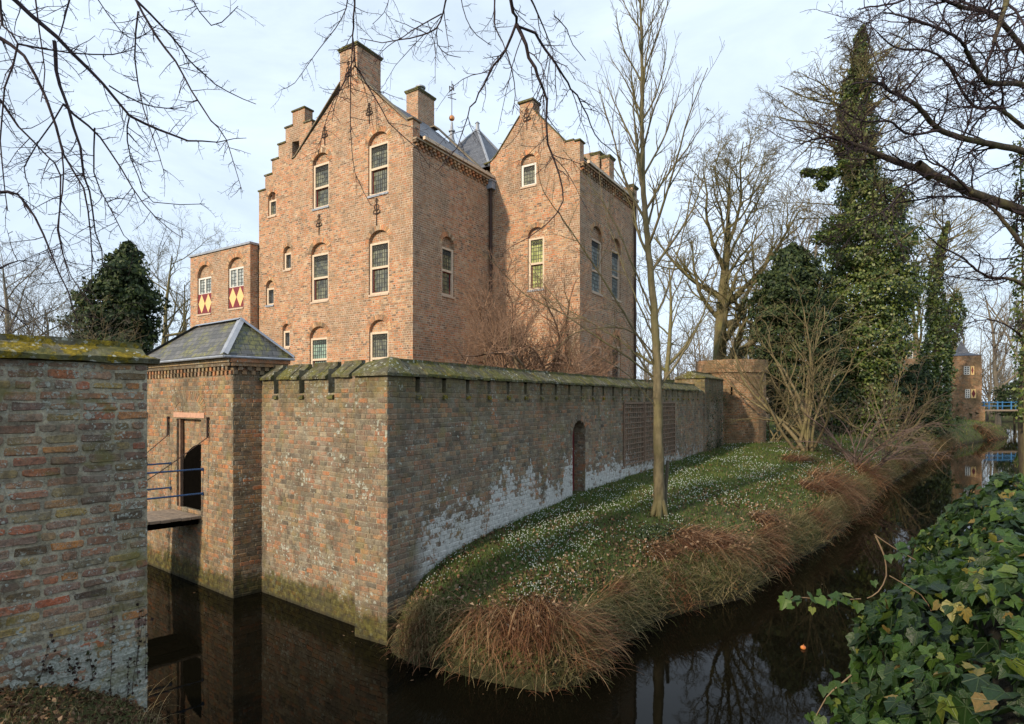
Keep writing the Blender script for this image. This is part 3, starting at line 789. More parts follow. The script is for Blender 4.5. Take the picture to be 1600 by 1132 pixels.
# --- stepped gable part, set back a little
SF = MF.shifted(-.28)
sb = MB(); holes = []
window(sb, ring, holes, SF, castle, 419.5, 431, 312, 337, 300, None, 'glass', 'frame', arch_h=.14)
window(sb, ring, holes, SF, castle, 443.5, 454.5, 395, 421, 385, None, 'glassd', 'frame', arch_h=.14)
window(sb, ring, holes, SF, castle, 416, 427.5, 450, 476.5, 438, None, 'glassd', 'frame', arch_h=.14)
window(sb, ring, holes, SF, castle, 442, 452.5, 517, 543, 506, None, 'glassd', 'frame', arch_h=.14)
st = [(404.6, 414.3, 299), (414.3, 425, 274.5), (425, 435, 250), (435, 446, 225.5), (446, 457, 199.5), (457, 476, 172.5), (476, 487, 191), (487, 500, 214)]
o_ = [(SF.s_at(404.6), GZ)]
tops = []
for x0, x1, y in st:
    z = SF.sz((x0+x1)/2, y)[1]; a0_, a1_ = SF.s_at(x0), SF.s_at(x1); o_ += [(a0_, z), (a1_, z)]; tops.append((a0_, a1_, z))
o_ += [(SF.s_at(500), GZ)]
nich = [SF.sz(456.5, 246), SF.sz(467.5, 241), SF.sz(467.5, 220), SF.sz(456.5, 222)]
panel(sb, SF, o_, holes+[nich], reveal=.3)
panel(sb, SF, o_, [nich], off=-.45)
SL = SF.s_at(404.6)
panel(sb, Face(SF.pt(SL, 0)[:2], U_R, -RF.n), [(0, GZ), (7, GZ), (7, tops[0][2]-.4), (.45, tops[0][2]-.4), (.45, tops[0][2]), (0, tops[0][2])])
for a0_, a1_, z in tops:                 # risers of the steps
    z2 = z-1.2
    for a in (a0_, a1_): sb.poly([SF.pt(a, z, 0), SF.pt(a, z, -.45), SF.pt(a, z2, -.45), SF.pt(a, z2, 0)])
sb.build('stepped_gable', M['castle'], castle)
cop = MB()
for a0_, a1_, z in tops:
    cop = MB(); fbox(cop, SF, a0_+.04, a1_-.04, z+.001, z+.07, -.50, .05); cop.build('gable_coping', M['cope'], castle)
slab_roof('roof', M['slate'], castle, [
    [SF.pt(SL, tops[0][2]-.5, -.43), SF.pt(SL, tops[0][2]-.5, -7), SF.pt(SF.s_at(467), tops[5][2]-1.3, -7), SF.pt(SF.s_at(467), tops[5][2]-1.3, -.43)]])
# --- low left wing with painted shutters
VF = SF.shifted(.42)
vb = MB(); holes = []
window(vb, ring, holes, VF, castle, 309, 329.5, 433.5, 490, 414, 459.5, 'glassb', 'white', red=False, mull=True, shutter=True, diamond=False, grid=(.3, .16))
window(vb, ring, holes, VF, castle, 357, 380, 418, 481, 402, 448.5, 'glassb', 'white', red=False, mull=True, shutter=True, diamond=False, grid=(.3, .16))
vR, vL = VF.s_at(391), VF.s_at(297.5)
zV = VF.sz(391, 379)[1]; zV2 = VF.sz(298, 405)[1]; zV = (zV+zV2)/2
panel(vb, VF, [(vR, GZ), (vR, zV), (vL, zV), (vL, GZ)], holes, reveal=.14)
panel(vb, Face(VF.pt(vR, 0)[:2], U_R, RF.n), [(0, GZ), (.42, GZ), (.42, zV), (0, zV)])
panel(vb, Face(VF.pt(vL, 0)[:2], U_R, -RF.n), [(0, GZ), (5, GZ), (5, zV), (0, zV)])
panel(vb, VF, [(vR, GZ), (vR, zV), (vL, zV), (vL, GZ)], off=-5)
vb.build('wall', M['castle'], castle)
m = MB(); fbox(m, VF, vR-.06, vL+.06, zV+.002, zV+.10, -5.1, .07); m.build('roof', M['lead'], castle)
# --- rear tower roofs and vane
def pyramid(cx, cy, hw, z0, z1, rot, mat, parent, name='roof'):
    mb = MB(); ap = Vector((cx, cy, z1)); c = []
    for k in range(4):
        t = rot + k*math.pi/2
        c.append(Vector((cx+hw*math.cos(t), cy+hw*math.sin(t), z0)))
    for k in range(4): mb.poly([c[k], c[(k+1) % 4], ap])
    o = mb.build(name, mat, parent)
    h = MB()
    for k in range(4): h.bar(c[k]+Z*.03, ap+Z*.03, .07, .06, 6)
    h.build('lead_hip', M['lead'], parent)
    return o
T = P(746, 203, 31.0)
rt = math.atan2(U_R.y, U_R.x)+math.pi/4
pyramid(T.x, T.y, 3.5, P(746, 300, 31).z, T.z, rt, M['slate'], castle)
m = MB(); m.bar(T-Z*.1, T+Z*.35, .11, .09, 8); m.bar(T+Z*.33, T+Z*.43, .13, .04, 8); m.build('finial', M['lead'], castle)
m = MB(); b = T-Z*1.9
hx = 1.72
pl = [(math.cos(rt+k*math.pi/2)*hx, math.sin(rt+k*math.pi/2)*hx) for k in range(4)]
for k in range(4):
    (x0, y0), (x1, y1) = pl[k], pl[(k+1) % 4]
    m.poly([(T.x+x0, T.y+y0, GZ), (T.x+x1, T.y+y1, GZ), (T.x+x1, T.y+y1, b.z), (T.x+x0, T.y+y0, b.z)])
m.build('wall', M['castle'], castle)
V = P(706, 216, 30.0)
m = MB(); m.bar(V-Z*1.2, V+Z*.2, .28, .10, 8); m.bar(V+Z*.2, V+Z*.8, .10, .05, 8); m.bar(V+Z*.32, V+Z*.38, .17, .17, 8)
m.build('spirelet', M['lead'], castle)
m = MB(); v0 = P(706, 185, 30.0)
for k in range(6):
    t0 = -math.pi/2+math.pi*k/6; t1 = t0+math.pi/6
    m.bar(v0+Z*.15*math.sin(t0), v0+Z*.15*math.sin(t1), max(.01, .15*math.cos(t0)), max(.01, .15*math.cos(t1)), 12, caps=False)
m.build('copper_ball', M['gold'], castle, smooth=True)
m = MB(); m.bar(v0, v0+Z*1.9, .018, n=6)
for k, zz in ((1, 1.15), (-1, .95)): m.path([v0+Z*zz-Vector((.22*k, 0, 0)), v0+Z*(zz+.12)+Vector((.2*k, 0, 0))], .02, 5)
for (x0, z0, x1, z1) in ((-.14, 1.35, .1, 1.5), (-.12, 1.62, .12, 1.5), (-.1, 1.35, -.12, 1.65), (.1, 1.4, .05, 1.75)):
    m.bar(v0+Vector((x0, 0, z0)), v0+Vector((x1, 0, z1)), .025, n=4)
m.build('weather_vane', M['iron'], castle)

# ================================================================== MOAT WALL
EZ, RZ = 4.58, 4.86          # eave and ridge of the coping
K0 = P(605, 627, 9.84)
moat = empty('moat_wall', (K0.x, K0.y, 0), 'weathered brick moat wall with mossy sloping coping and flaking lime wash along the lawn', 'wall')
RWF = Face((K0.x, K0.y), U_R)                    # lawn side
PF = Face((K0.x, K0.y), vpdir(-700))             # front of the corner pier
PE = PF.s_at(554.5)
ml0 = P(411, 627, 12.6)
u_ml = (ml0 - P(542, 627, 10.84)).normalized()
MLF = Face((ml0.x, ml0.y), u_ml)                 # face over the water; s<0 towards the pier
mA, mB_ = MLF.s_at(556), MLF.s_at(396)
LEN = RWF.s_at(1099)
# garden door
dA, dB = RWF.s_at(894.5), RWF.s_at(914.5)
dz0 = 1.50; dzt = EYE+(HY-657)/F*RWF.pt((dA+dB)/2, 0).y; dzs = dzt-(dB-dA)/2*.95
mb = MB()
slots = [.76+.748*k for k in range(26)]
slots = [s for s in slots if s < LEN-.3]
hs = [hole_rect(s-.06, s+.06, 4.22, 4.50) for s in slots]
lay_bricks(mb, RWF, 0, LEN, -.4, EZ, [hole_arch(dA, dB, dz0, dzs, dzt)]+hs, seed=3)
arch_ring(mb, RWF, dA, dB, dzs, dzt, .16, .012, 0)
# door reveals and slot reveals
dr = MB()
for a in (dA, dB):
    f2 = Face(RWF.pt(a, 0)[:2], -RWF.n, RWF.u if a == dA else -RWF.u)
    lay_bricks(dr, f2, 0, .42, dz0, dzs+.02, [], seed=5, proud=.005)
n_ = 8
for k in range(n_):
    t0, t1 = math.pi*k/n_, math.pi*(k+1)/n_; c = (dA+dB)/2; w = (dB-dA)/2
    q = [(c+w*math.cos(t), dzs+(dzt-dzs)*math.sin(t)) for t in (t0, t1)]
    mb.poly([RWF.pt(*q[0], 0), RWF.pt(*q[1], 0), RWF.pt(*q[1], -.42), RWF.pt(*q[0], -.42)], 1)
fbox(mb, RWF, dA-.02, dB+.02, dz0-.14, dz0, -.42, .03, 1)
for s in slots:
    sl = MB()
    for (x0, x1) in ((s-.06, s-.06), (s+.06, s+.06)):
        mb.poly([RWF.pt(x0, 4.22, 0), RWF.pt(x0, 4.5, 0), RWF.pt(x0, 4.5, -.2), RWF.pt(x0, 4.22, -.2)], 1)
    mb.poly([RWF.pt(s-.06, 4.22, -.2), RWF.pt(s+.06, 4.22, -.2), RWF.pt(s+.06, 4.5, -.2), RWF.pt(s-.06, 4.5, -.2)], 1)
    # sloping mossy sill stone
    p = [RWF.pt(s-.055, 4.17, -.19), RWF.pt(s+.055, 4.17, -.19), RWF.pt(s+.055, 4.13, .045), RWF.pt(s-.055, 4.13, .045),
         RWF.pt(s-.055, 4.33, -.19), RWF.pt(s+.055, 4.33, -.19), RWF.pt(s+.055, 4.19, .05), RWF.pt(s-.055, 4.19, .05)]
    sl.idx(p, [(0, 3, 2, 1), (4, 5, 6, 7), (0, 1, 5, 4), (1, 2, 6, 5), (2, 3, 7, 6), (3, 0, 4, 7)]); sl.build('sill', M['cope2'], moat)
# back of the wall
BK = RWF.shifted(-.55)
mb.poly([BK.pt(.5, 0), BK.pt(LEN, 0), BK.pt(LEN, EZ), BK.pt(.5, EZ)], 1)
mb.build('limewashed_wall', [M['lime'], M['limem']], moat)
dr.build('door_reveal', [M['wall'], M['wallm']], moat)
mb = MB()
lay_bricks(mb, PF, 0, PE, -.4, EZ, [], seed=8)
side = Face(PF.pt(PE, 0)[:2], -PF.n, PF.u); lay_bricks(mb, side, 0, .5, -.4, EZ, [], seed=9)
mb.build('pier', [M['wall'], M['wallm']], moat)
mb = MB()
notch = []
for x0, x1 in ((428, 435.5), (467.5, 476), (513, 523)):
    a0_, a1_ = sorted((MLF.s_at(x0), MLF.s_at(x1))); notch.append((a0_, a1_))
lay_bricks(mb, MLF, mA, mB_, -.4, EZ-.02, [hole_rect(a, b, 4.22, 4.7) for a, b in notch], seed=12)
for a, b in notch:
    sl = MB()
    for x in (a, b): mb.poly([MLF.pt(x, 4.22, 0), MLF.pt(x, 4.72, 0), MLF.pt(x, 4.72, -.5), MLF.pt(x, 4.22, -.5)], 1)
    mb.poly([MLF.pt(a, 4.2, -.42), MLF.pt(b, 4.2, -.42), MLF.pt(b, 4.7, -.42), MLF.pt(a, 4.7, -.42)], 1)
    p = [MLF.pt(a+.01, 4.17, -.41), MLF.pt(b-.01, 4.17, -.41), MLF.pt(b-.01, 4.14, .05), MLF.pt(a+.01, 4.14, .05),
         MLF.pt(a+.01, 4.42, -.41), MLF.pt(b-.01, 4.42, -.41), MLF.pt(b-.01, 4.20, .05), MLF.pt(a+.01, 4.20, .05)]
    sl.idx(p, [(0, 3, 2, 1), (4, 5, 6, 7), (0, 1, 5, 4), (1, 2, 6, 5), (2, 3, 7, 6), (3, 0, 4, 7)]); sl.build('sill', M['cope'], moat)
mb.poly([MLF.pt(mA, 0, -.6), MLF.pt(mB_, 0, -.6), MLF.pt(mB_, EZ, -.6), MLF.pt(mA, EZ, -.6)], 1)
mb.build('wall', [M['wall'], M['wallm']], moat)
# coping slabs, each one a little different
def coping(mb, face, a0, a1, w=.5, n=None, over=.07, ez=EZ, rz=RZ, sag=.008, step=.22):
    a0, a1 = min(a0, a1), max(a0, a1); n = n or max(1, round((a1-a0)/step))
    for k in range(n):
        b0 = a0+(a1-a0)*k/n+.002; b1 = a0+(a1-a0)*(k+1)/n-.002
        j = rng.uniform(-sag, sag)*1.6; j2 = rng.uniform(-sag, sag)
        prof = [(over+j2, ez-.045+j), (over+j2*2, ez+.005+j), (-w*.42, rz-.05+j), (-w*.42, rz+j2), (-w*.60, rz+j2), (-w*.60, rz-.05+j), (-w-over, ez+.005), (-w-over, ez-.045)]
        p0 = [face.pt(b0, z, o) for o, z in prof]; p1 = [face.pt(b1, z, o) for o, z in prof]
        nn = len(prof); fs = [(i, (i+1) % nn, nn+(i+1) % nn, nn+i) for i in range(nn)] + [tuple(range(nn)), tuple(range(2*nn-1, nn-1, -1))]
        mb.idx(p0+p1, fs)
cm = MB()
coping(cm, RWF, .52, LEN-.6, .55)
ed = [mB_] + [x for a, b in sorted(notch, reverse=True) for x in (b, a)] + [mA+.1]
for i in range(0, len(ed), 2): coping(cm, MLF, ed[i], ed[i+1], .5)
# hipped piece over the corner pier
ap = PF.pt(PE*.35, RZ+.02, -.36); c_ = [PF.pt(-.07, EZ, .07), PF.pt(PE+.0, EZ, .07), PF.pt(PE+.1, EZ+.22, -.38), RWF.pt(.52, RZ, -.22), RWF.pt(.52, EZ, .07)]
lowc = [p-Z*.05 for p in c_]
cm.poly([c_[0], c_[1], ap]); cm.poly([c_[1], c_[2], ap]); cm.poly([c_[2], c_[3]-RWF.n*.12, ap]); cm.poly([c_[3], c_[4], c_[0], ap])
cm.poly([lowc[0], lowc[1], c_[1], c_[0]]); cm.poly([lowc[4], lowc[0], c_[0], c_[4]]); cm.poly([lowc[0], lowc[4], lowc[3], lowc[2], lowc[1]])
cm.build('coping', M['cope'], moat)
m = MB(); fbox(m, RWF, dA+.01, dB-.01, dz0+.01, dzt-.01, -.40, -.34); m.build('door', M['red'], moat)
# taller end block against the round tower
e0, e1 = LEN, RWF.s_at(1128)
mb = MB(); EZ2 = 5.2
EF = RWF.shifted(.06)
lay_bricks(mb, EF, e0, e1, .6, EZ2, [], seed=21)
ef = Face(EF.pt(e0, 0)[:2], -RWF.n, -RWF.u); lay_bricks(mb, ef, 0, 1.4, .6, EZ2, [], seed=22)
mb.build('end_block', [M['wall'], M['wallm']], moat)
cm = MB(); coping(cm, EF, e0-.1, e1, 1.3, ez=EZ2, rz=EZ2+.3, step=.3); cm.build('coping', M['cope'], moat)

# trellis panels hung on the wall
tl = ['brown trellis panel on the moat wall, the one closest to the arched door', 'middle trellis panel on the moat wall, partly behind the young tree trunk', 'trellis panel on the moat wall farthest from the arched door']
for i, (x0, x1) in enumerate(((973, 1004), (1005.5, 1029), (1031, 1053))):
    a0_, a1_ = RWF.s_at(x0), RWF.s_at(x1)
    t = empty('trellis', RWF.pt(a0_, 2.0, .03), tl[i], 'trellis', 'trellis panels on the moat wall')
    f = MB(); s_ = MB()
    za, zb_ = 2.02, 4.06
    for a in (a0_, a1_-.05): fbox(f, RWF, a, a+.05, za, zb_, .022, .06)
    for z in (za, zb_-.05): fbox(f, RWF, a0_+.05, a1_-.05, z, z+.05, .024, .058)
    n = max(5, int((a1_-a0_)/.17))
    for k in range(1, n): x = a0_+(a1_-a0_)*k/n; fbox(s_, RWF, x-.013, x+.013, za+.05, zb_-.05, .028, .044)
    for k in range(1, 12): z = za+(zb_-za)*k/12; fbox(s_, RWF, a0_+.05, a1_-.05, z-.013, z+.013, .045, .062)
    f.build('frame', M['trellis'], t); s_.build('lattice', M['trellis'], t)

# ================================================================== GATEHOUSE
G0 = P(364, 627, 12.2)
gate = empty('gatehouse', (G0.x, G0.y, 0), 'small brick gatehouse with hipped mossy slate roof standing in the moat', 'gatehouse')
GF = Face((G0.x, G0.y), vpdir(-400)); GR = Face((G0.x, G0.y), vpdir(1700))
GL = GF.s_at(229); GD = GR.s_at(444)
gz = EYE+(HY-572)/75.1; gez = EYE+(HY-556)/75.1
gd0, gd1 = GF.s_at(314.5), GF.s_at(276)
gdb = 1.62; gdt = GF.sz(300, 653)[1]
mb = MB()
lay_bricks(mb, GF, 0, GL, -.4, gz, [hole_rect(gd0, gd1, gdb, gdt)], seed=31, blen=.21)
lay_bricks(mb, GR, 0, GD, -.4, gz, [], seed=32, blen=.21)
arch_ring(mb, GF, gd0-.05, gd1+.05, gdt+.16, gdt+.42, .19, .010, 0)
# jambs of the passage
f2 = Face(GF.pt(gd1, 0)[:2], -GF.n, -GF.u); lay_bricks(mb, f2, 0, .15, gdb, gdt, [], seed=33, proud=.004)
f3 = Face(GF.pt(gd0, 0)[:2], -GF.n, GF.u); lay_bricks(mb, f3, 0, .15, gdb, gdt, [], seed=34, proud=.004)
bkf = GF.shifted(-.15); bA, bB = gd0-.72, gd1-.015
lay_bricks(mb, bkf, gd0-.02, gd1+.02, gdb, gdt+.1, [], seed=35, proud=.004)
mb.poly([GF.pt(gd0, gdt, 0), GF.pt(gd1, gdt, 0), GF.pt(gd1, gdt, -.15), GF.pt(gd0, gdt, -.15)], 1)
fbox(mb, GF, gd0, gd1, gdb-.2, gdb-.002, -1.05, .0, 1)
# rear and left closing walls
q = [GF.pt(0, 0), GR.pt(GD, 0), GR.pt(GD, 0)+GF.u*(GL+.2), GF.pt(GL, 0)]
for a, b in ((q[1], q[2]), (q[2], q[3])): mb.poly([a, b, b+Z*gz, a+Z*gz], 1)
mb.build('wall', [M['gate'], M['gatem']], gate)
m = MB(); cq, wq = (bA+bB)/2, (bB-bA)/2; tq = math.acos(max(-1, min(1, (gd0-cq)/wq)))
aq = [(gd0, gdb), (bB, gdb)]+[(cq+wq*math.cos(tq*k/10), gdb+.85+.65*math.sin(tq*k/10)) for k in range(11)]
m.idx([bkf.pt(a_, z_, .022) for a_, z_ in aq]+[bkf.pt(a_, z_, .0) for a_, z_ in aq], [tuple(range(13))]+[(k, (k+1) % 13, 13+(k+1) % 13, 13+k) for k in range(13)]); m.build('black_archway', M['dark'], gate)  # flat black panel, painted as the darkness of the arched opening
m = MB(); fbox(m, GF, gd0-.17, gd1+.12, gdt, gdt+.115, -.12, .02); m.build('lintel', M['lintel'], gate)
m = MB(); fbox(m, GF, gd1-.07, gd1-.002, gdb, gdt, -.12, -.05); m.build('door_frame', M['trellis'], gate)
# dog-tooth cornice
cb = MB()
for face, L in ((GF, GL), (GR, GD)):
    n = int(L/.17)
    for r_ in range(2):
        for k in range(n+1):
            a = L*(k+(.5 if r_ else 0))/n
            if a+.09 > L+.05: continue
            fbox(cb, face, a, a+.085, gz-.17+.085*r_, gz-.17+.085*(r_+1)-.006, -.02, .045+.03*r_)
    fbox(cb, face, -.05, L+.05, gz+.0, gz+.075, -.05, .10); fbox(cb, face, -.08, L+.08, gz+.077, gez-.02, -.05, .13)
cb.build('cornice', M['gate'], gate)
oo = .24
e = [GF.pt(-oo*.4, gez, oo) , GF.pt(GL+oo, gez, oo)]
er = GR.pt(GD+.16, gez, .0) + GR.n*.16; el = er + GF.u*(GL+.5)
fr = GF.pt(0, gez)+GF.n*oo-GF.u*.1
rdg = (P(377, 500, 12.72), None)
r1 = P(377, 500, 12.75); r0 = r1 + GF.u*2.05
r0.z = r1.z
m = MB(); m.poly([fr, e[1], r0, r1]); m.poly([fr, r1, er]); m.poly([e[1], el, r0]); m.poly([er, r1, r0, el])
def thick(mb, th=.05):
    for f in list(mb.f):
        ps = [Vector(mb.v[i]) for i in f]
        mb.poly([p-Z*th for p in ps])
thick(m)
gr = m.build('roof', M['slatem'], gate)
m = MB()
for a, b in ((fr, r1), (er, r1), (r0, r1), (e[1], r0)):
    d = (b-a).normalized(); sd = d.cross(Z).normalized()
    w = .085
    m.idx([a-sd*w+Z*.005, b-sd*w+Z*.005, b+Z*.055, a+Z*.055, a+sd*w+Z*.005, b+sd*w+Z*.005], [(0, 1, 2, 3), (3, 2, 5, 4)])
m.build('lead_hip', M['lead'], gate)
m = MB()
for a, b in ((fr, e[1]), (fr, er)):
    m.bar(a-Z*.03, b-Z*.03, .028, n=6)
m.build('lead_drip', M['lead'], gate)

# footbridge with blue rails, chains
bd = vpdir(1700, -1)
g0_, g1_ = gd0-.02, GF.s_at(271)
br = empty('footbridge', GF.pt((g0_+g1_)/2, 1.5, 0), 'short plank footbridge with blue rails leading into the gatehouse door', 'footbridge')
m = MB()
A_, B_ = GF.pt(g0_, 0, -.25), GF.pt(gd1, 0, -.25)
A_, B_ = GF.pt(g0_, 0, .015), GF.pt(g1_, 0, .015)
for k in range(22):
    s0 = .0+k*.2; j = rng.uniform(-.012, .012)
    m.idx([A_+bd*s0+Z*(1.50+j), B_+bd*s0+Z*(1.50+j), B_+bd*(s0+.19)+Z*(1.50+j), A_+bd*(s0+.19)+Z*(1.50+j),
           A_+bd*s0+Z*(1.555+j), B_+bd*s0+Z*(1.555+j), B_+bd*(s0+.19)+Z*(1.555+j), A_+bd*(s0+.19)+Z*(1.555+j)],
          [(0, 3, 2, 1), (4, 5, 6, 7), (0, 1, 5, 4), (1, 2, 6, 5), (2, 3, 7, 6), (3, 0, 4, 7)])
m.build('deck', M['wood'], br)
m = MB()
for t in (.12, .88):
    q = A_.lerp(B_, t); m.box(q+Z*1.36-(B_-A_).normalized()*.05, (B_-A_).normalized()*.1, bd*4.4, Z*.135)
m.build('beam', M['dark'], br)
for (px, py) in ((318, 733), (318, 771), (268, 724), (268, 762)):
    a, z = GF.sz(px, py); q = GF.pt(a, z, .01); m = MB(); m.bar(q, q+bd*4.2, .020, n=8); m.bar(q-bd*.0-Z*.03, q+bd*.03+Z*.012, .034, n=6)
    m.build('rail', M['blue'], br)
for (px, py, tz) in ((327, 684, 1.95), (265, 680, 2.0)):
    a, z = GF.sz(px, py); q = GF.pt(a, z, .04); e_ = GF.pt(a, tz, .04)+bd*(2.05 if px > 300 else 1.6)
    m = MB(); n = 46
    for k in range(n):
        c0 = q.lerp(e_, k/n); c1 = q.lerp(e_, (k+.9)/n); sg = -Z*.06*math.sin(math.pi*k/n)
        m.bar(c0+sg, c1+sg, .011, n=4)
    m.build('chain', M['iron'], br)
    m = MB(); m.bar(q, q+Z*.42, .022, n=6); m.bar(q+Z*.42-GF.n*.04, q+Z*.42+GF.n*.02, .03, n=6); m.build('wall_hook', M['iron'], gate)

# ================================================================== NEAR WALL (left)
E0 = P(230, 627, 6.0)
U_N = vpdir(1600)
near = empty('garden_wall', (E0.x, E0.y, 0), 'close dark brick wall end at the left with lichen crusts and yellow mossy coping', 'wall')
NF = Face((E0.x, E0.y), -U_N)
mb = MB()
lay_bricks(mb, NF, 0, 4.2, .3, 4.47, [], seed=41, course=.1, blen=.285, joint=.030, proud=.014, jit=.006, rounded=True)
nf = Face((E0.x, E0.y), -NF.n, U_N); lay_bricks(mb, nf, 0, .5, -.5, 4.47, [], seed=42, course=.1, joint=.03, proud=.012, rounded=True)
nb = NF.shifted(-.5); mb.poly([nb.pt(0, -.5), nb.pt(4.2, -.5), nb.pt(4.2, 4.47), nb.pt(0, 4.47)], 1)
mb.build('wall', [M['near'], M['nearm']], near)
cm = MB()
prof = [(.075, 4.48), (.09, 4.53), (-.10, 4.64), (-.10, 4.705), (-.40, 4.71), (-.40, 4.64), (-.59, 4.53), (-.57, 4.48)]
N_ = 40
def wob(k, i): return mnoise.noise(Vector((k*.35, i*2.1, .3)))*.016
rows_ = []
for k in range(N_+1):
    a = -.09 + 4.3*k/N_
    end = .0 if k else 1.0
    rows_.append([NF.pt(a if not (k == 0 and 2 <= i <= 5) else a+.30, z+wob(k, i), o+wob(k+50, i)) for i, (o, z) in enumerate(prof)])
nn = len(prof)
for k in range(N_):
    cm.idx(rows_[k]+rows_[k+1], [(i, (i+1) % nn, nn+(i+1) % nn, nn+i) for i in range(nn)])
cm.poly(rows_[0])
cm.build('coping', M['cope2'], near)

# ================================================================== ROUND TOWER
TC = P(1143, 627, 33.6)
rt_ = empty('round_tower', (TC.x, TC.y, 1.6), 'low round brick corner tower at the far end of the moat wall', 'tower')
def round_wall(r0, z0, z1, n=48):
    m = MB()
    for k in range(n):
        t0, t1 = 2*math.pi*k/n, 2*math.pi*(k+1)/n
        m.poly([TC.xy.to_3d()+Vector((r0*math.cos(t0), r0*math.sin(t0), z0)), TC.xy.to_3d()+Vector((r0*math.cos(t1), r0*math.sin(t1), z0)),
                TC.xy.to_3d()+Vector((r0*math.cos(t1), r0*math.sin(t1), z1)), TC.xy.to_3d()+Vector((r0*math.cos(t0), r0*math.sin(t0), z1))])
    return m
cuv = lambda p: np.stack([np.arctan2(p[:, 1]-TC.y, p[:, 0]-TC.x)*1.9, p[:, 2]], 1)
tb = mat_brick_castle('tower_brick', (.78, .70, .60), .55)
m = round_wall(1.82, 1.0, EYE+47/917*32); m.build('wall', tb, rt_, uvf=cuv)
zt0, zt1 = EYE+45/917*32, EYE+65/917*32
m = round_wall(1.92, zt0, zt1)
for k in range(48):
    t0, t1 = 2*math.pi*k/48, 2*math.pi*(k+1)/48; c = TC.xy.to_3d()
    for z in (zt0, zt1):
        m.poly([c+Vector((1.92*math.cos(t0), 1.92*math.sin(t0), z)), c+Vector((1.92*math.cos(t1), 1.92*math.sin(t1), z)), c+Vector((1.5*math.cos(t1), 1.5*math.sin(t1), z)), c+Vector((1.5*math.cos(t0), 1.5*math.sin(t0), z))])
m.build('parapet', tb, rt_, uvf=cuv)
m = MB(); q = TC.xy.to_3d(); dd = -q.normalized(); sd = Vector((-dd.y, dd.x, 0))
for zz, o in ((4.72, 0),): m.box(q+dd*1.79+sd*(-.04)+Z*4.45, sd*.09, dd*.045, Z*.42)
m.build('arrow_slit', M['dark'], rt_)  # near-black block on the wall, its colour stands in for the slit's shade
# inner court wall seen behind the castle
cw = empty('court_wall', P(1030, 627, 37), 'low brick court wall behind the castle corner left of the round tower', 'wall')
CF = Face(P(975, 627, 36.5)[:2], (P(1110, 627, 36.9)-P(975, 627, 36.5))[:2])
m = MB(); fbox(m, CF, 0, 5.6, 1.3, 5.15, -.4, 0); m.build('wall', M['castle'], cw)
m = MB(); coping(m, CF, -.1, 5.7, .4, ez=5.15, rz=5.45, step=.4); m.build('coping', M['cope'], cw)

# ================================================================== FAR HOUSE AND BRIDGE
def far_window(face, parent, px0, px1, py0, py1, sh=None):
    a0, a1 = sorted((face.s_at(px0), face.s_at(px1))); z1 = face.sz((px0+px1)/2, py0)[1]; z0 = face.sz((px0+px1)/2, py1)[1]
    g = MB(); fbox(g, face, a0, a1, z0, z1, -.05, .02)
    m = MB()
    for k in (0, .5, 1): x = a0+(a1-a0)*k; fbox(m, face, x-.05, x+.05, z0, z1, .021, .06)
    for k in range(5): z = z0+(z1-z0)*k/4; fbox(m, face, a0, a1, z-.035, z+.035, .022, .055)
    w = m.build('window', M['white'], parent); g.build('pane', M['glassd'], w)
    for s0, s1 in (sh or []):
        b0, b1 = sorted((face.s_at(s0), face.s_at(s1))); k = MB(); fbox(k, face, b0, b1, z0-.05, z1+.05, .03, .08)
        cc = (b0+b1)/2; zm = (z0+z1)/2
        k.poly([face.pt(cc, z0, .084), face.pt(b1-.06, zm, .084), face.pt(cc, z1, .084), face.pt(b0+.06, zm, .084)], 1)
        k.build('shutter', [M['yellow'], M['red']], parent)
TF = Face(P(1534, 627, 76)[:2], (P(1486, 627, 77.5)-P(1534, 627, 76))[:2])
ft = empty('corner_tower', P(1512, 627, 77), 'square brick corner tower with ochre shutters beside the far blue bridge', 'tower')
aL = TF.s_at(1486); zT = TF.sz(1510, 556)[1]
mb = MB(); fbox(mb, TF, 0, aL, .4, zT, -5, 0); mb.build('wall', tb, ft)
mb = MB(); lo_ = TF.s_at(1538); fbox(mb, TF, lo_, aL, .3, 3.4, -5, .35); fbox(mb, TF, lo_, aL, 3.4, TF.sz(1510, 590)[1], -5, .0) if False else None
mb.build('plinth', tb, ft)
mb = MB(); ap = TF.pt(aL*.55, TF.sz(1505, 530)[1], -2.2)
rc = [TF.pt(-.1, zT, .1), TF.pt(aL+.1, zT, .1), TF.pt(aL+.1, zT, -5.1), TF.pt(-.1, zT, -5.1)]
mid_ = [p.lerp(ap, .62)-Z*.9 for p in rc]
for k in range(4):
    mb.poly([rc[k], rc[(k+1) % 4], mid_[(k+1) % 4], mid_[k]]); mb.poly([mid_[k], mid_[(k+1) % 4], ap])
mb.build('roof', M['slate'], ft)
far_window(TF, ft, 1506.5, 1514.5, 573, 585.5, [(1516.5, 1522)]); far_window(TF, ft, 1508.5, 1515, 609, 622, [(1517, 1525)])
fh = empty('far_house', P(1412, 627, 70), 'distant brick house with a gable and one white window between the ivy trees', 'house')
HF = Face(P(1380, 627, 70)[:2], (1, .05))
hl_, hr = HF.s_at(1378), HF.s_at(1446); hz = HF.sz(1400, 590)[1]
mb = MB(); panel(mb, HF, [(hl_, .5), (hr, .5), (hr, HF.sz(1440, 560)[1]), (HF.s_at(1428), HF.sz(1428, 534)[1]), (HF.s_at(1420), HF.sz(1420, 536)[1]), (hl_, hz)])
fbox(mb, HF, hl_, hr, .5, hz-.1, -6, -.01)
mb.build('wall', tb, fh)
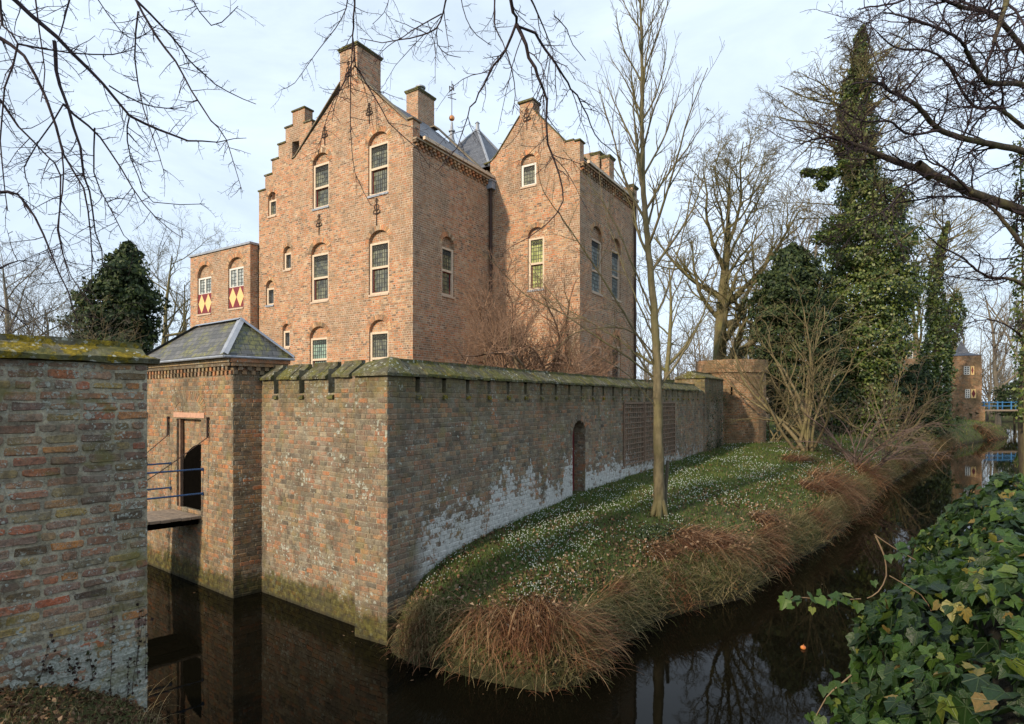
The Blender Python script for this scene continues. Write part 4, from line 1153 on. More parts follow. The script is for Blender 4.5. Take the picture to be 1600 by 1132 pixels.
mb = MB(); mb.poly([HF.pt(hl_, hz-.05, .0), HF.pt(HF.s_at(1422), HF.sz(1422, 536)[1], -.02), HF.pt(HF.s_at(1422), HF.sz(1422, 536)[1], -6), HF.pt(hl_, hz-.05, -6)]); mb.build('roof', M['slate'], fh)
far_window(HF, fh, 1417, 1425.5, 549, 560, [(1409, 1415.5)])
fb = empty('blue_bridge', P(1570, 640, 80), 'far wooden footbridge with bright blue railings over the moat', 'footbridge')
m = MB(); b0, b1 = P(1537, 640, 80), P(1622, 640, 80)
m.box(b0-Z*.25, b1-b0, Vector((0, 1.4, 0)), Z*.22); m.build('deck', M['wood'], fb)
m = MB()
for yy in (0.02, 1.36):
    for z in (.42, .92): m.box(b0+Vector((0, yy, z)), b1-b0, Vector((0, .06, 0)), Z*.09)
m.build('railing', M['bluef'], fb)
for k in range(5):
    for yy in (-.04, 1.4):
        m = MB(); q = b0.lerp(b1, k/4.0)+Vector((0, yy, -.02)); m.box(q-Z*(.35 if k == 0 else 0), Vector((.11, 0, 0)), Vector((0, .1, 0)), Z*(1.12+(.35 if k == 0 else 0))); m.build('post', M['bluef'], fb)
# ================================================================== TERRAIN AND WATER
def W(px, py):          # a point of the water's edge
    d = EYE*F/(py-HY); return ((px-CX)/F*d, d)
gq = lambda f, a, o: tuple(f.pt(a, 0, o)[:2])
isl = [(-75, 62), (-28, 32), gq(GF, GL, -.3), gq(GF, .2, -.25), gq(GR, .6, -.3), gq(MLF, mB_-.1, -.3), gq(MLF, mA, -.3), gq(PF, PE, -.25), gq(PF, .12, -.2),
       W(615, 1022), W(652, 1040), W(690, 1046), W(770, 1066), W(850, 1082), W(915, 1066), W(958, 1020), W(1012, 975), W(1090, 952), W(1158, 936), W(1200, 905), W(1235, 880), W(1290, 852),
       W(1330, 815), W(1362, 785), W(1385, 760), W(1438, 724), W(1490, 698), W(1543, 688), (56, 66), (62, 80), (95, 120)]
opp = [(110, 112), (72, 78), (60, 66), W(1590, 706), W(1582, 730), (19.5, 21.5), (11, 11), (6.5, 5.6), (4.6, 3.6), (2.2, 2.6), (.3, 2.5), (-.9, 3.0), (-1.85, 4.1), (-2.5, 5.25), (-3.2, 6.25),
       (-4.2, 7.1), (-7.6, 6.9), (-10.2, 9.6), (-13.5, 13.2), (-30, 24), (-70, 48)]
WP = np.array(isl+opp)
NI = len(isl)
def seg_dist(x, y, A, B):
    dx, dy = B[0]-A[0], B[1]-A[1]; L = dx*dx+dy*dy
    t = np.clip(((x-A[0])*dx+(y-A[1])*dy)/L, 0, 1)
    return np.hypot(x-A[0]-t*dx, y-A[1]-t*dy)
def water_info(x, y):
    x = np.asarray(x, float); y = np.asarray(y, float)
    di = np.full(x.shape, 1e9); do = np.full(x.shape, 1e9); ins = np.zeros(x.shape, bool)
    n = len(WP)
    for i in range(n):
        A, B = WP[i], WP[(i+1) % n]
        d = seg_dist(x, y, A, B)
        if i < NI-1: di = np.minimum(di, d)
        elif i >= NI and i < n-1: do = np.minimum(do, d)
        c = ((A[1] > y) != (B[1] > y)); xi = (B[0]-A[0])*(y-A[1])/((B[1]-A[1]) if abs(B[1]-A[1]) > 1e-9 else 1e-9)+A[0]
        ins ^= (c & (x < xi))
    return di, do, ins
def vnoise(x, y, s, seed=0):
    """cheap smooth noise from a few rotated sines"""
    v = np.zeros(np.shape(x)); r = np.random.default_rng(seed)
    for k in range(6):
        a = r.uniform(0, 6.28); f = s*(1.0+.45*k); v += np.sin((x*math.cos(a)+y*math.sin(a))*f+r.uniform(0, 6.28))/(1+.3*k)
    return v/3.6
def height(x, y):
    x = np.asarray(x, float); y = np.asarray(y, float)
    di, do, ins = water_info(x, y)
    sw = (x-K0.x)*U_R.x+(y-K0.y)*U_R.y
    G = 1.24+.045*np.clip(sw, 0, 8)+.012*np.clip(sw-8, 0, 16)
    hi = .55*(1-np.exp(-di/.2))+(G-.55)*(1-np.exp(-di/1.0))
    far = np.clip((np.hypot(x, y)-40)/60, 0, 1)
    ho = (1.72-.12*far)*(1-np.exp(-do/.72))
    h = np.where(do < di, ho, hi)
    h = np.where(ins, -.9*(1-np.exp(-np.minimum(di, do)/.5)), h)
    amp = np.clip(np.minimum(di, do)/1.0, 0, 1)
    return h + np.where(ins, 0, amp*(vnoise(x, y, 1.6, 3)*.045+vnoise(x, y, 5, 4)*.02))
def axis(parts):
    out = []
    for a, b, s in parts: out.append(np.arange(a, b, s))
    return np.concatenate(out+[np.array([parts[-1][1]])])
xs = axis([(-700, -100, 60), (-100, -16, 4), (-16, 16, .16), (16, 64, .6), (64, 120, 4), (120, 700, 60)])
ys = axis([(-60, -4, 4), (-4, 18, .16), (18, 36, .3), (36, 100, .8), (100, 160, 5), (160, 900, 60)])
X, Y = np.meshgrid(xs, ys); H = height(X, Y)
nx, ny = len(xs), len(ys)
idx = np.arange(nx*ny).reshape(ny, nx)
fc = np.stack([idx[:-1, :-1], idx[:-1, 1:], idx[1:, 1:], idx[1:, :-1]], -1).reshape(-1, 4)
gr_ = fast_mesh('ground', np.stack([X, Y, H], -1).reshape(-1, 3), fc, M['soil'], smooth=True); gr_['kind'] = 'structure'
wv = np.array([(-300, -40, 0), (300, -40, 0), (300, 300, 0), (-300, 300, 0)], float)
wt = fast_mesh('water', wv, np.array([[0, 1, 2, 3]]), M['water']); wt['kind'] = 'structure'

# ================================================================== SCATTER HELPERS
def rot_basis(n_, tilt):
    """random tangent frame around normals n_ (n,3) with random tilt"""
    n = len(n_); v = nrg.normal(size=(n, 3)); nn = n_+v*tilt; nn /= np.linalg.norm(nn, axis=1)[:, None]
    a = np.cross(nn, nrg.normal(size=(n, 3))); a /= np.linalg.norm(a, axis=1)[:, None]
    return a, np.cross(nn, a), nn
def leaf_cloud(name, pos, size, mat, parent=None, nrm=None, tilt=1.0, aspect=.6, rnd=None, curl=.15):
    n = len(pos)
    if nrm is None: nrm = nrg.normal(size=(n, 3)); nrm /= np.linalg.norm(nrm, axis=1)[:, None]
    a, b, c = rot_basis(nrm, tilt)
    s = np.asarray(size)*np.ones(n); s = s[:, None]
    v = np.stack([pos-a*s, pos-b*s*aspect+c*s*curl*.0, pos+a*s-c*s*curl, pos+b*s*aspect], 1).reshape(-1, 3)
    v = v.reshape(n, 4, 3); v[:, 1] += c*s*curl; v[:, 3] += c*s*curl; v = v.reshape(-1, 3)
    f = np.arange(n*4).reshape(n, 4)
    return fast_mesh(name, v, f, mat, parent, rnd=nrg.random(n) if rnd is None else rnd)
def blades(name, pos, L, w, mat, parent=None, dirn=None, lean=.35, rnd=None, seg=2, droop=.0, tip=.15, a0=None):
    """curved grass blades as ribbons"""
    n = len(pos); L = np.asarray(L)*np.ones(n); w = np.asarray(w)*np.ones(n)
    if dirn is None: t = nrg.uniform(0, 2*np.pi, n); dirn = np.stack([np.cos(t), np.sin(t), 0*t], 1)
    ln = np.abs(nrg.normal(lean, lean*.4, n))
    side = np.stack([-dirn[:, 1], dirn[:, 0], 0*ln], 1)
    tw = nrg.uniform(-.9, .9, n); side = side*np.cos(tw)[:, None]+dirn*np.sin(tw)[:, None]
    p = pos.copy(); ang = ln*.5 if a0 is None else a0+nrg.normal(0, .28, n); V = []
    for k in range(seg+1):
        ww = (w*(1-(1-tip)*k/seg))[:, None]*.5
        V += [p-side*ww, p+side*ww]
        st = (L/seg)[:, None]
        p = p+st*(dirn*np.sin(ang)[:, None]+np.array([0, 0, 1.])*np.cos(ang)[:, None])
        ang = np.minimum(ang+ln*1.0+droop, 2.75)
    V = np.stack(V, 1).reshape(-1, 3)
    k = 2*(seg+1); base = np.arange(n)*k
    fs = np.concatenate([np.stack([base+2*j, base+2*j+1, base+2*j+3, base+2*j+2], 1) for j in range(seg)])
    r = nrg.random(n) if rnd is None else rnd
    return fast_mesh(name, V, fs, mat, parent, rnd=np.tile(r, seg))

# ================================================================== LAWN
def sample_ground(n, y0, y1, x0, x1, p=2.0):
    u = nrg.random(n); a, b = y0**(1-p), y1**(1-p); y = (a+(b-a)*u)**(1/(1-p)); x = nrg.uniform(x0, x1, n)
    return x, y
def lawn_mask(x, y, lo=.0, hi=99, wallgap=.03):
    di, do, ins = water_info(x, y)
    off = (x-K0.x)*RWF.n.x+(y-K0.y)*RWF.n.y
    return (~ins) & (di > lo) & (di < hi) & (di < do) & (off > wallgap), di, off
x, y = sample_ground(330000, 8, 40, -3, 20, 1.6); ok, di, off = lawn_mask(x, y, .12); 
den = .5+.5*vnoise(x, y, 1.1, 5); keep = ok & (nrg.random(len(x)) < np.clip(.32+den*.9, .15, 1))
x, y, di = x[keep], y[keep], di[keep]; z = height(x, y)
rn = np.clip(nrg.random(len(x))*.8+.16*(vnoise(x, y, .8, 6)+.2), 0, 1)
rn = np.where(nrg.random(len(x)) < np.clip(.5-di*.3, .06, .5), .9+.1*nrg.random(len(x)), rn)
g_ = blades('grass', np.stack([x, y, z-.01], 1), nrg.uniform(.04, .10, len(x))*(1+.03*np.minimum(y, 20)), .006+.0006*y, M['grass'], rnd=rn, lean=.6)
tag(g_, 'short green grass of the lawn between moat wall and water', 'grass', kind='stuff')
x, y = sample_ground(60000, 8, 36, -3, 20, 2.2); ok, di, off = lawn_mask(x, y, .45)
bl = vnoise(x, y, .75, 9)+.9*vnoise(x, y, 2.6, 10)
band = np.exp(-((off-1.5)/2.0)**2)
keep = ok & (nrg.random(len(x)) < np.clip(bl*1.3-.02+band*.45, 0.02, 1)*.75)
x, y = x[keep], y[keep]; z = height(x, y)
# hanging white bells: three petals each
hh = nrg.uniform(.07, .13, len(x)); pos = np.stack([x, y, z+hh], 1)
sz_ = (.0055+.00055*y)
k3 = np.repeat(np.arange(len(x)), 3); aa = np.tile([0, 2.1, 4.2], len(x))+np.repeat(nrg.uniform(0, 6, len(x)), 3)
o = np.stack([np.cos(aa), np.sin(aa), 0*aa], 1); q = pos[k3]; s3 = sz_[k3][:, None]
sd = np.stack([-o[:, 1], o[:, 0], 0*aa], 1)
vv = np.stack([q, q+o*s3*.7-sd*s3*.55-[0, 0, 1]*s3*1.1, q+o*s3*.75-[0, 0, 1]*s3*2.1, q+o*s3*.7+sd*s3*.55-[0, 0, 1]*s3*1.1], 1).reshape(-1, 3)
sn = fast_mesh('snowdrops', vv, np.arange(len(q)*4).reshape(-1, 4), M['snow'], rnd=nrg.random(len(q)))
tag(sn, 'drifts of small white snowdrops flowering in the lawn', 'flowers', kind='stuff')
# snowdrop leaves
px_ = np.repeat(pos, 3, axis=0); px_[:, :2] += nrg.normal(0, .02, (len(px_), 2)); px_[:, 2] = np.repeat(z, 3)-.01
b_ = blades('snowdrop_leaves', px_, nrg.uniform(.07, .13, len(px_)), .011+.0004*px_[:, 1], M['grass'], rnd=nrg.random(len(px_))*.45, lean=.35)
tag(b_, 'blue green leaves around the snowdrops', 'leaves', kind='stuff')
# fallen leaves
x, y = sample_ground(120000, 7.4, 32, -3, 18, 2.0); ok, di, off = lawn_mask(x, y, .05)
dens = np.clip(.9-di*.25, .07, .9)+.5*vnoise(x, y, 1.3, 15)
keep = ok & (nrg.random(len(x)) < dens*.75); x, y = x[keep], y[keep]; z = height(x, y)
lf = leaf_cloud('fallen_leaves', np.stack([x, y, z+nrg.uniform(.01, .06, len(x))], 1), nrg.uniform(.018, .04, len(x))+.0007*y, M['litter'], nrm=np.tile([0, 0, 1.], (len(x), 1)), tilt=.6, curl=.35)
tag(lf, 'brown fallen leaves littering the bank of the lawn', 'leaves', kind='stuff')
# courtyard + far banks: coarse grass
x = np.concatenate([nrg.uniform(-16, 60, 30000), nrg.uniform(20, 62, 14000)]); y = np.concatenate([nrg.uniform(13, 75, 30000), nrg.uniform(28, 72, 14000)])
di, do, ins = water_info(x, y); off = (x-K0.x)*RWF.n.x+(y-K0.y)*RWF.n.y
keep = (~ins) & (((off < -1) | (y > 36)) | (do < di)); x, y = x[keep], y[keep]; z = height(x, y)
g2 = blades('rough_grass', np.stack([x, y, z-.02], 1), nrg.uniform(.12, .3, len(x)), .05, M['grass'], lean=.5)
tag(g2, 'rough grass on the far banks and in the court', 'grass', kind='stuff')
# near bank at the foot of the close wall
x, y = sample_ground(90000, 3.0, 6.6, -6.5, -1.2, 1.2); di, do, ins = water_info(x, y); off = (x-E0.x)*NF.n.x+(y-E0.y)*NF.n.y
keep = (~ins) & (do > .02) & (off > .01) & (do < di); x, y = x[keep], y[keep]; z = height(x, y); nk = len(x)
h1 = nk//2
nb_ = blades('dry_grass', np.stack([x, y, z-.01], 1)[:h1], nrg.uniform(.04, .13, h1), .0045, M['straw'], lean=.8, seg=3, rnd=nrg.random(h1)**1.3)
tag(nb_, 'short dry grass on the near bank below the close wall', 'grass', kind='stuff')
s2 = slice(h1, h1+int(nk*.26)); n2 = len(x[s2])
lf = leaf_cloud('leaf_litter', np.stack([x, y, z+nrg.uniform(.005, .04, nk)], 1)[s2], nrg.uniform(.012, .03, n2), M['litter'], nrm=np.tile([0, 0, 1.], (n2, 1)), tilt=.7, curl=.4, rnd=nrg.random(n2)**1.6*.8)
tag(lf, 'dark leaf litter on the near bank', 'leaves', kind='stuff')
# long dry stalks leaning over the water at the near bank's edge
px2 = []; 
for k in range(90):
    t = rng.random(); ex = -3.6+t*1.6; ey = 6.0-t*1.9
    px2.append((ex+rng.uniform(-.25, .05), ey-rng.uniform(0, .25), 0))
px2 = np.array(px2); px2[:, 2] = height(px2[:, 0], px2[:, 1])-.01
dn = np.tile([.80, .60, 0.], (len(px2), 1))+nrg.normal(0, .4, (len(px2), 3))*[1, 1, 0]; dn /= np.linalg.norm(dn, axis=1)[:, None]
st_ = blades('dry_stalks', px2, nrg.uniform(.18, .5, len(px2)), .0045, M['straw'], dirn=dn, lean=.26, seg=7, rnd=.7+.3*nrg.random(len(px2)), droop=.02)
tag(st_, 'bleached grass stalks arching over the dark water', 'grass', kind='stuff')

# ================================================================== SEDGE TUSSOCKS
def tussock(X_, Y_, r, n, L, out, label, bias=.75):
    n = int(n*.62)
    p = np.zeros((n, 3)); a = nrg.uniform(0, 6.28, n); rr = r*np.sqrt(nrg.random(n))
    # slightly elongated along the bank
    al = np.array([-out[1], out[0]])
    u_ = np.cos(a)*rr*1.7; w_ = np.sin(a)*rr*.9
    p[:, 0] = X_+al[0]*u_+out[0]*w_; p[:, 1] = Y_+al[1]*u_+out[1]*w_
    p[:, 2] = height(p[:, 0], p[:, 1])+r*.16*(1-(rr/r)**2)*nrg.uniform(.2, 1.2, n)
    o = np.array([out[0], out[1], 0.])
    sw_ = np.array([.55, .25, 0.])*(.5+.5*nrg.random((n, 1)))
    d = o*bias+sw_+np.stack([np.cos(a), np.sin(a), 0*a], 1)*.35+nrg.normal(0, .5, (n, 3))*[1, 1, 0]
    br_ = nrg.random(n) < .3; ta = nrg.uniform(0, 6.28, n); d = np.where(br_[:, None], np.stack([np.cos(ta), np.sin(ta), 0*ta], 1), d)
    d /= np.linalg.norm(d, axis=1)[:, None]; L = L*np.where(br_, .6, 1.0)
    ob = blades('sedge_tussock', p, L*nrg.uniform(.45, 1.25, n), .009+.0005*Y_, M['sedge'], dirn=d, lean=.15, seg=7, rnd=nrg.random(n), droop=.03, a0=1.15)
    tag(ob, label, 'sedge', 'dead brown sedge tussocks along the bank')
    return ob
def tuss_litter():
    P_ = []
    for (px, py), z, r, n, L, lb in tus[:13]:
        X_, Y_ = TZ(px, py, z); o_ = out_dir(X_, Y_); m_ = 46; a = nrg.normal(0, r*1.5, m_); b = nrg.uniform(-.3, L*.75, m_)
        x = X_-o_[1]*a+o_[0]*b+.15*b; y = Y_+o_[0]*a+o_[1]*b; z0 = float(height(np.array([X_]), np.array([Y_]))[0])+.16
        P_.append(np.stack([x, y, np.maximum(z0-.5*np.maximum(b, 0)**1.6+nrg.normal(0, .03, m_), .02)], 1))
    p = np.concatenate(P_); p = p[~water_info(p[:, 0], p[:, 1])[2]]; p[:, 2] = np.maximum(p[:, 2], height(p[:, 0], p[:, 1])+.08)
    o = leaf_cloud('caught_leaves', p, nrg.uniform(.018, .038, len(p))+.0006*p[:, 1], M['litter'], nrm=np.tile([0, -.3, 1.], (len(p), 1)), tilt=.6, curl=.4, rnd=.4+.55*nrg.random(len(p)))
    tag(o, 'pale dead leaves caught in the brown sedge', 'leaves', kind='stuff')
def out_dir(X_, Y_):
    e = .15; f = lambda a, b: float(water_info(np.array([a]), np.array([b]))[0][0])
    g = Vector((f(X_+e, Y_)-f(X_-e, Y_), f(X_, Y_+e)-f(X_, Y_-e)))
    g = -g.normalized() if g.length > 1e-6 else Vector((.5, -.8)); return (g.x, g.y)
def TZ(px, py, z):
    d = (EYE-z)*F/(py-HY); return ((px-CX)/F*d, d)
tus = [((700, 1018), .45, .22, 480, .62, 'low sedge tuft touching the water at the pier side of the bank'),
       ((790, 1036), .45, .30, 800, .70, 'matted sedge tuft dipping into the water at the tip of the bank'),
       ((870, 1040), .45, .30, 700, .66, 'ragged sedge tuft dipping into the water next to the mossy gap'),
       ((700, 986), 0.63, .24, 520, 0.59, 'brown sedge tussock hanging over the water nearest the corner pier'),
       ((762, 986), 0.58, .30, 950, 0.74, 'broad brown sedge tussock drooping to the water, in the middle of the closest clump'),
       ((835, 991), 0.53, .32, 1000, 0.74, 'dark brown sedge tussock at the tip of the near bank'),
       ((905, 996), 0.50, .28, 700, 0.67, 'brown sedge tussock on the near bank, last before the mossy gap'),
       ((1030, 891), 0.63, .26, 520, 0.59, 'brown sedge tussock just right of the mossy gap in the bank'),
       ((1075, 876), 0.63, .36, 1000, 0.81, 'long reddish sedge tussock below the young tree with blades swept to the right'),
       ((1130, 881), 0.53, .32, 850, 0.78, 'reddish brown sedge tussock swept toward the water right of the young tree'),
       ((1192, 861), 0.50, .28, 620, 0.70, 'sedge tussock with pale tips at the bend of the bank'),
       ((1078, 838), 1.20, .2, 260, 0.50, 'small flattened sedge tuft close to the foot of the young tree'),
       ((1186, 800), 1.25, .26, 520, 0.95, 'upright dark sedge tussock alone on the slope of the lawn'),
       ((1262, 786), 0.73, .40, 700, 0.96, 'rusty sedge tussock behind the lone tussock of the slope'),
       ((1310, 786), 0.63, .50, 1000, 1.18, 'large rusty sedge tussock below the bare shrub'),
       ((1285, 755), 1.15, .55, 800, 1.50, 'wide rusty sedge tussock high on the bank in front of the bare shrub'),
       ((1240, 725), 1.50, .50, 650, 1.10, 'flattened light brown sedge patch at the far end of the lawn'),
       ((1350, 751), 0.68, .5, 900, 1.26, 'rusty sedge tussock under the drooping shrub twigs'),
       ((1455, 700), 0.80, 1.2, 900, 3.00, 'dark red brown sedge clump on the distant bank'),
       ((1500, 688), 0.70, 1.2, 900, 3.00, 'dark red brown sedge clump before the far brick tower'),
       ((1535, 679), 0.60, 1.0, 600, 2.60, 'small brown sedge clump near the far water bend')]
for (px, py), z, r, n, L, lb in tus:
    X_, Y_ = TZ(px, py, z); tussock(X_, Y_, r, n, L, out_dir(X_, Y_), lb)
tuss_litter()
# mossy straw bank by the pier and in the gap
# fringe hanging over the edge all along the lawn's bank
def edge_pts(lst, n, inw=(0, .4)):
    A = np.array(lst); sl_ = np.hypot(*(A[1:]-A[:-1]).T); wgt = sl_/np.maximum(4, A[:-1, 1]); k = nrg.choice(len(sl_), n, p=wgt/wgt.sum()); t = nrg.random(n)[:, None]
    q = A[k]*(1-t)+A[k+1]*t; d_ = (A[k+1]-A[k])/sl_[k][:, None]; nr_ = np.stack([d_[:, 1], -d_[:, 0]], 1)
    return q, nr_
q, nr_ = edge_pts(isl[9:27], 17000); q = q-nr_*nrg.uniform(.0, .45, len(q))[:, None]
rn = nrg.random(len(q)); di_, do_, in_ = water_info(q[:, 0], q[:, 1]); kp = ~in_; q, nr_, rn = q[kp], nr_[kp], rn[kp]
pch = vnoise(q[:, 0], q[:, 1], 1.7, 71) > .25
for nm, sel, mt, lb in (('fringe_sedge', pch, 'sedge', 'thin brown sedge fringe hanging over the edge of the lawn bank'), ('fringe_grass', ~pch, 'straw', 'mossy green and straw fringe hanging over the edge of the lawn bank')):
    n = int(sel.sum()); dn = np.column_stack([nr_[sel], np.zeros(n)])+nrg.normal(0, .45, (n, 3))*[1, 1, 0]; dn /= np.linalg.norm(dn, axis=1)[:, None]
    if nm == 'fringe_sedge': rn = rn*1.1
    o = blades(nm, np.column_stack([q[sel], height(q[sel][:, 0], q[sel][:, 1])+.01]), nrg.uniform(.12, .5, n)*(1+.02*q[sel][:, 1]), .007+.0005*q[sel][:, 1], M[mt], dirn=dn, lean=.22, seg=5, a0=.7, droop=.05, rnd=rn[sel]*.8)
    tag(o, lb, 'grass', kind='stuff')
pts = []
for cx, cy, z, r, n in ((650, 930, 1.0, .30, 900), (640, 975, .6, .3, 900), (668, 1010, .5, .3, 700), (985, 950, .85, .35, 700), (960, 1000, .55, .35, 700)):
    X_, Y_ = TZ(cx, cy, z); a = nrg.uniform(0, 6.28, n); rr = r*np.sqrt(nrg.random(n)); pts.append(np.stack([X_+np.cos(a)*rr, Y_+np.sin(a)*rr], 1))
pts = np.concatenate(pts); di_, do_, in_ = water_info(pts[:, 0], pts[:, 1]); pts = pts[~in_ & (((pts[:, 0]-K0.x)*RWF.n.x+(pts[:, 1]-K0.y)*RWF.n.y) > .02)]
z = height(pts[:, 0], pts[:, 1]); n = len(pts)
dn = np.tile([.45, -.85, 0.], (n, 1))+nrg.normal(0, .35, (n, 3))*[1, 1, 0]; dn /= np.linalg.norm(dn, axis=1)[:, None]
o = blades('bank_grass', np.column_stack([pts, z]), nrg.uniform(.15, .4, n), .009, M['straw'], dirn=dn, lean=.45, seg=5)
tag(o, 'mossy straw coloured grass hanging down the bank beside the corner pier', 'grass', kind='stuff')
# specks floating on the water
x = nrg.uniform(-7, 8, 9000); y = 4+nrg.random(9000)**1.5*16; di, do, ins = water_info(x, y)
keep = ins & (nrg.random(9000) < np.clip(.8-np.minimum(di, do)*1.1, .035, 1)*np.clip(.6+1.2*vnoise(x, y, 2.5, 77), .1, 1)); x, y = x[keep], y[keep]; n = len(x)
o = leaf_cloud('floating_specks', np.stack([x, y, 0*x+.004], 1), np.where(nrg.random(n) < .85, .008, .028)*nrg.uniform(.5, 1.4, n), M['litter'], nrm=np.tile([0, 0, 1.], (n, 1)), tilt=.03, curl=.02)
tag(o, 'tiny leaf specks floating on the dark moat', 'leaves', kind='stuff')
q = P(1255, 1014, EYE*F/(1014-HY)); m = MB()
for k in range(5):
    t0 = -math.pi/2+math.pi*k/5; t1 = t0+math.pi/5; m.bar(q+Z*(.02+.035*math.sin(t0)), q+Z*(.02+.035*math.sin(t1)), max(.004, .045*math.cos(t0)), max(.004, .045*math.cos(t1)), 10, caps=False)
m.bar(q+Z*.05, q+Z*.075+Vector((.01, 0, 0)), .004, n=5)
tag(m.build('floating_apple', mat_simple('apple_skin', (.55, .24, .06), (.40, .09, .03), 30, .4), smooth=True), 'small orange apple floating in the moat', 'apple')

# ================================================================== TREES
class Segs:
    def __init__(s): s.a = []
    def add(s, p0, p1, r0, r1, t0, t1): s.a.append((*p0, *p1, r0, r1, *t0, *t1))
    def build(s, name, mat, parent=None, n=5, pred=None):
        if not s.a: return None
        A = np.array(s.a)
        if pred is not None: A = A[pred(A)]
        p0, p1, r0, r1, t0, t1 = A[:, :3], A[:, 3:6], A[:, 6], A[:, 7], A[:, 8:11], A[:, 11:14]
        ref = np.array([.31, .62, .11]); ref /= np.linalg.norm(ref)
        def ring(p, r, t):
            a = np.cross(t, ref); l = np.linalg.norm(a, axis=1)[:, None]; a = np.where(l > 1e-4, a/np.maximum(l, 1e-4), [1, 0, 0]); b = np.cross(t, a)
            th = 2*np.pi*np.arange(n)/n
            return p[:, None]+(a[:, None]*np.cos(th)[None, :, None]+b[:, None]*np.sin(th)[None, :, None])*r[:, None, None]
        V = np.concatenate([ring(p0, r0, t0), ring(p1, r1, t1)], 1).reshape(-1, 3)
        base = np.arange(len(A))*2*n
        fs = np.stack([np.stack([base+k, base+(k+1) % n, base+n+(k+1) % n, base+n+k], 1) for k in range(n)], 1).reshape(-1, 4)
        return fast_mesh(name, V, fs, mat, parent, smooth=True)
def rvec():
    return Vector((rng.gauss(0, 1), rng.gauss(0, 1), rng.gauss(0, 1)))
def off_dir(d, ang, flat=0.0):
    v = rvec(); v.z *= (1-flat); v -= d*v.dot(d)
    if v.length < 1e-4: v = Vector((d.y, -d.x, 0))
    return (d*math.cos(ang)+v.normalized()*math.sin(ang)).normalized()
def poly_branch(out, pts, r0, r1, S=None, lvl=0, pw=1.0):
    """follow a polyline (smoothed) and let side branches grow from it"""
    n = len(pts); sm = []
    for i in range(n-1):
        a = pts[max(0, i-1)]; b = pts[i]; c = pts[i+1]; d = pts[min(n-1, i+2)]
        k = max(2, min(8, int((c-b).length/.18)))
        for j in range(k):
            t = j/k; sm.append(.5*((2*b)+(c-a)*t+(2*a-5*b+4*c-d)*t*t+(3*b-a-3*c+d)*t**3))
    sm.append(pts[-1]); m = len(sm)
    for i in range(1, m-1): sm[i] = sm[i]+rvec()*min(r0*.35, .007)
    tg = [(sm[min(m-1, i+1)]-sm[max(0, i-1)]).normalized() for i in range(m)]
    rad = [r0+(r1-r0)*(i/(m-1))**pw for i in range(m)]
    tot = 0
    for i in range(m-1): out.add(sm[i], sm[i+1], rad[i], rad[i+1], tg[i], tg[i+1])
    if S:
        L = sum((sm[i+1]-sm[i]).length for i in range(m-1)); sp = S[lvl]
        cnt = int(L*sp['dens'])
        for c in range(cnt):
            f = sp.get('start', .0)+(1-sp.get('start', .0))*rng.random(); i = min(m-2, int(f*(m-1)))
            p = sm[i].lerp(sm[i+1], rng.random())
            grow(out, p, off_dir(tg[i], R(rng.uniform(*sp['ang'])), sp.get('flat', 0)), rng.uniform(*sp['len'])*(1-sp.get('tl', .4)*f), min(rad[i]*.6, sp['r']*(1-.3*f)), S, lvl+1)
    return sm
def grow(out, p, d, L, r, S, lvl):
    if lvl >= len(S) or L < .02: return
    sp = S[lvl]; n = sp['n']; st = L/n; wig = sp.get('wig', .15); up = sp.get('up', 0); rt = max(sp.get('tip', .25)*r, sp.get('rmin', .001))
    pts = [p]; ds = [d]
    for i in range(n):
        d = (d+rvec()*wig+Z*up).normalized(); p = p+d*st; pts.append(p); ds.append(d)
    for i in range(n):
        out.add(pts[i], pts[i+1], r+(rt-r)*i/n, r+(rt-r)*(i+1)/n, ds[i], ds[i+1])
    if lvl+1 < len(S) and sp.get('kids', 0):
        kc = sp['kids']; kc = int(kc)+(1 if rng.random() < kc-int(kc) else 0)
        for c in range(kc):
            f = sp.get('start', .2)+(1-sp.get('start', .2))*(c+rng.random())/kc
            i = min(n-1, int(f*n)); q = pts[i].lerp(pts[i+1], f*n-i)
            cr = (r+(rt-r)*f)
            grow(out, q, off_dir(ds[i+1], R(rng.uniform(*sp.get('ang', (25, 55)))), sp.get('flat', 0)), L*rng.uniform(*sp.get('lr', (.4, .7)))*(1-sp.get('tl', .35)*f), cr*rng.uniform(.5, .75), S, lvl+1)

def ground_z(x, y): return float(height(np.array([x]), np.array([y]))[0])
def make_tree(name, base, H_, r, S, label, cat, group=None, bark='bark_far', twig=None, lean=(0, 0), n0=6, ret=False):
    t = empty(name, base, label, cat, group)
    sg = Segs(); d = Vector((lean[0], lean[1], 1)).normalized()
    grow(sg, Vector(base)-Z*.3, d, H_, r, S, 0)
    A = np.array(sg.a); th = r*.33
    big = lambda A_: np.maximum(A_[:, 6], A_[:, 7]) >= th
    sg.build('trunk', M[bark], t, n0+2, big)
    sg.build('branches', M[twig or bark], t, 3, lambda A_: ~big(A_))
    return (t, sg) if ret else t
def SPREAD(k1=9, k2=6, k3=5, k4=4, up=.05):
    return [dict(n=9, wig=.05, kids=k1, start=.28, ang=(35, 68), lr=(.42, .66), tl=.25, tip=.18),
            dict(n=9, wig=.15, up=up, kids=k2, start=.25, ang=(28, 60), lr=(.4, .62), tip=.2),
            dict(n=7, wig=.2, up=up, kids=k3, start=.2, ang=(25, 60), lr=(.4, .6), tip=.3),
            dict(n=5, wig=.22, up=up*.6, kids=k4, start=.15, ang=(25, 60), lr=(.35, .6), tip=.4, rmin=.012),
            dict(n=3, wig=.25, rmin=.008, tip=.6)]

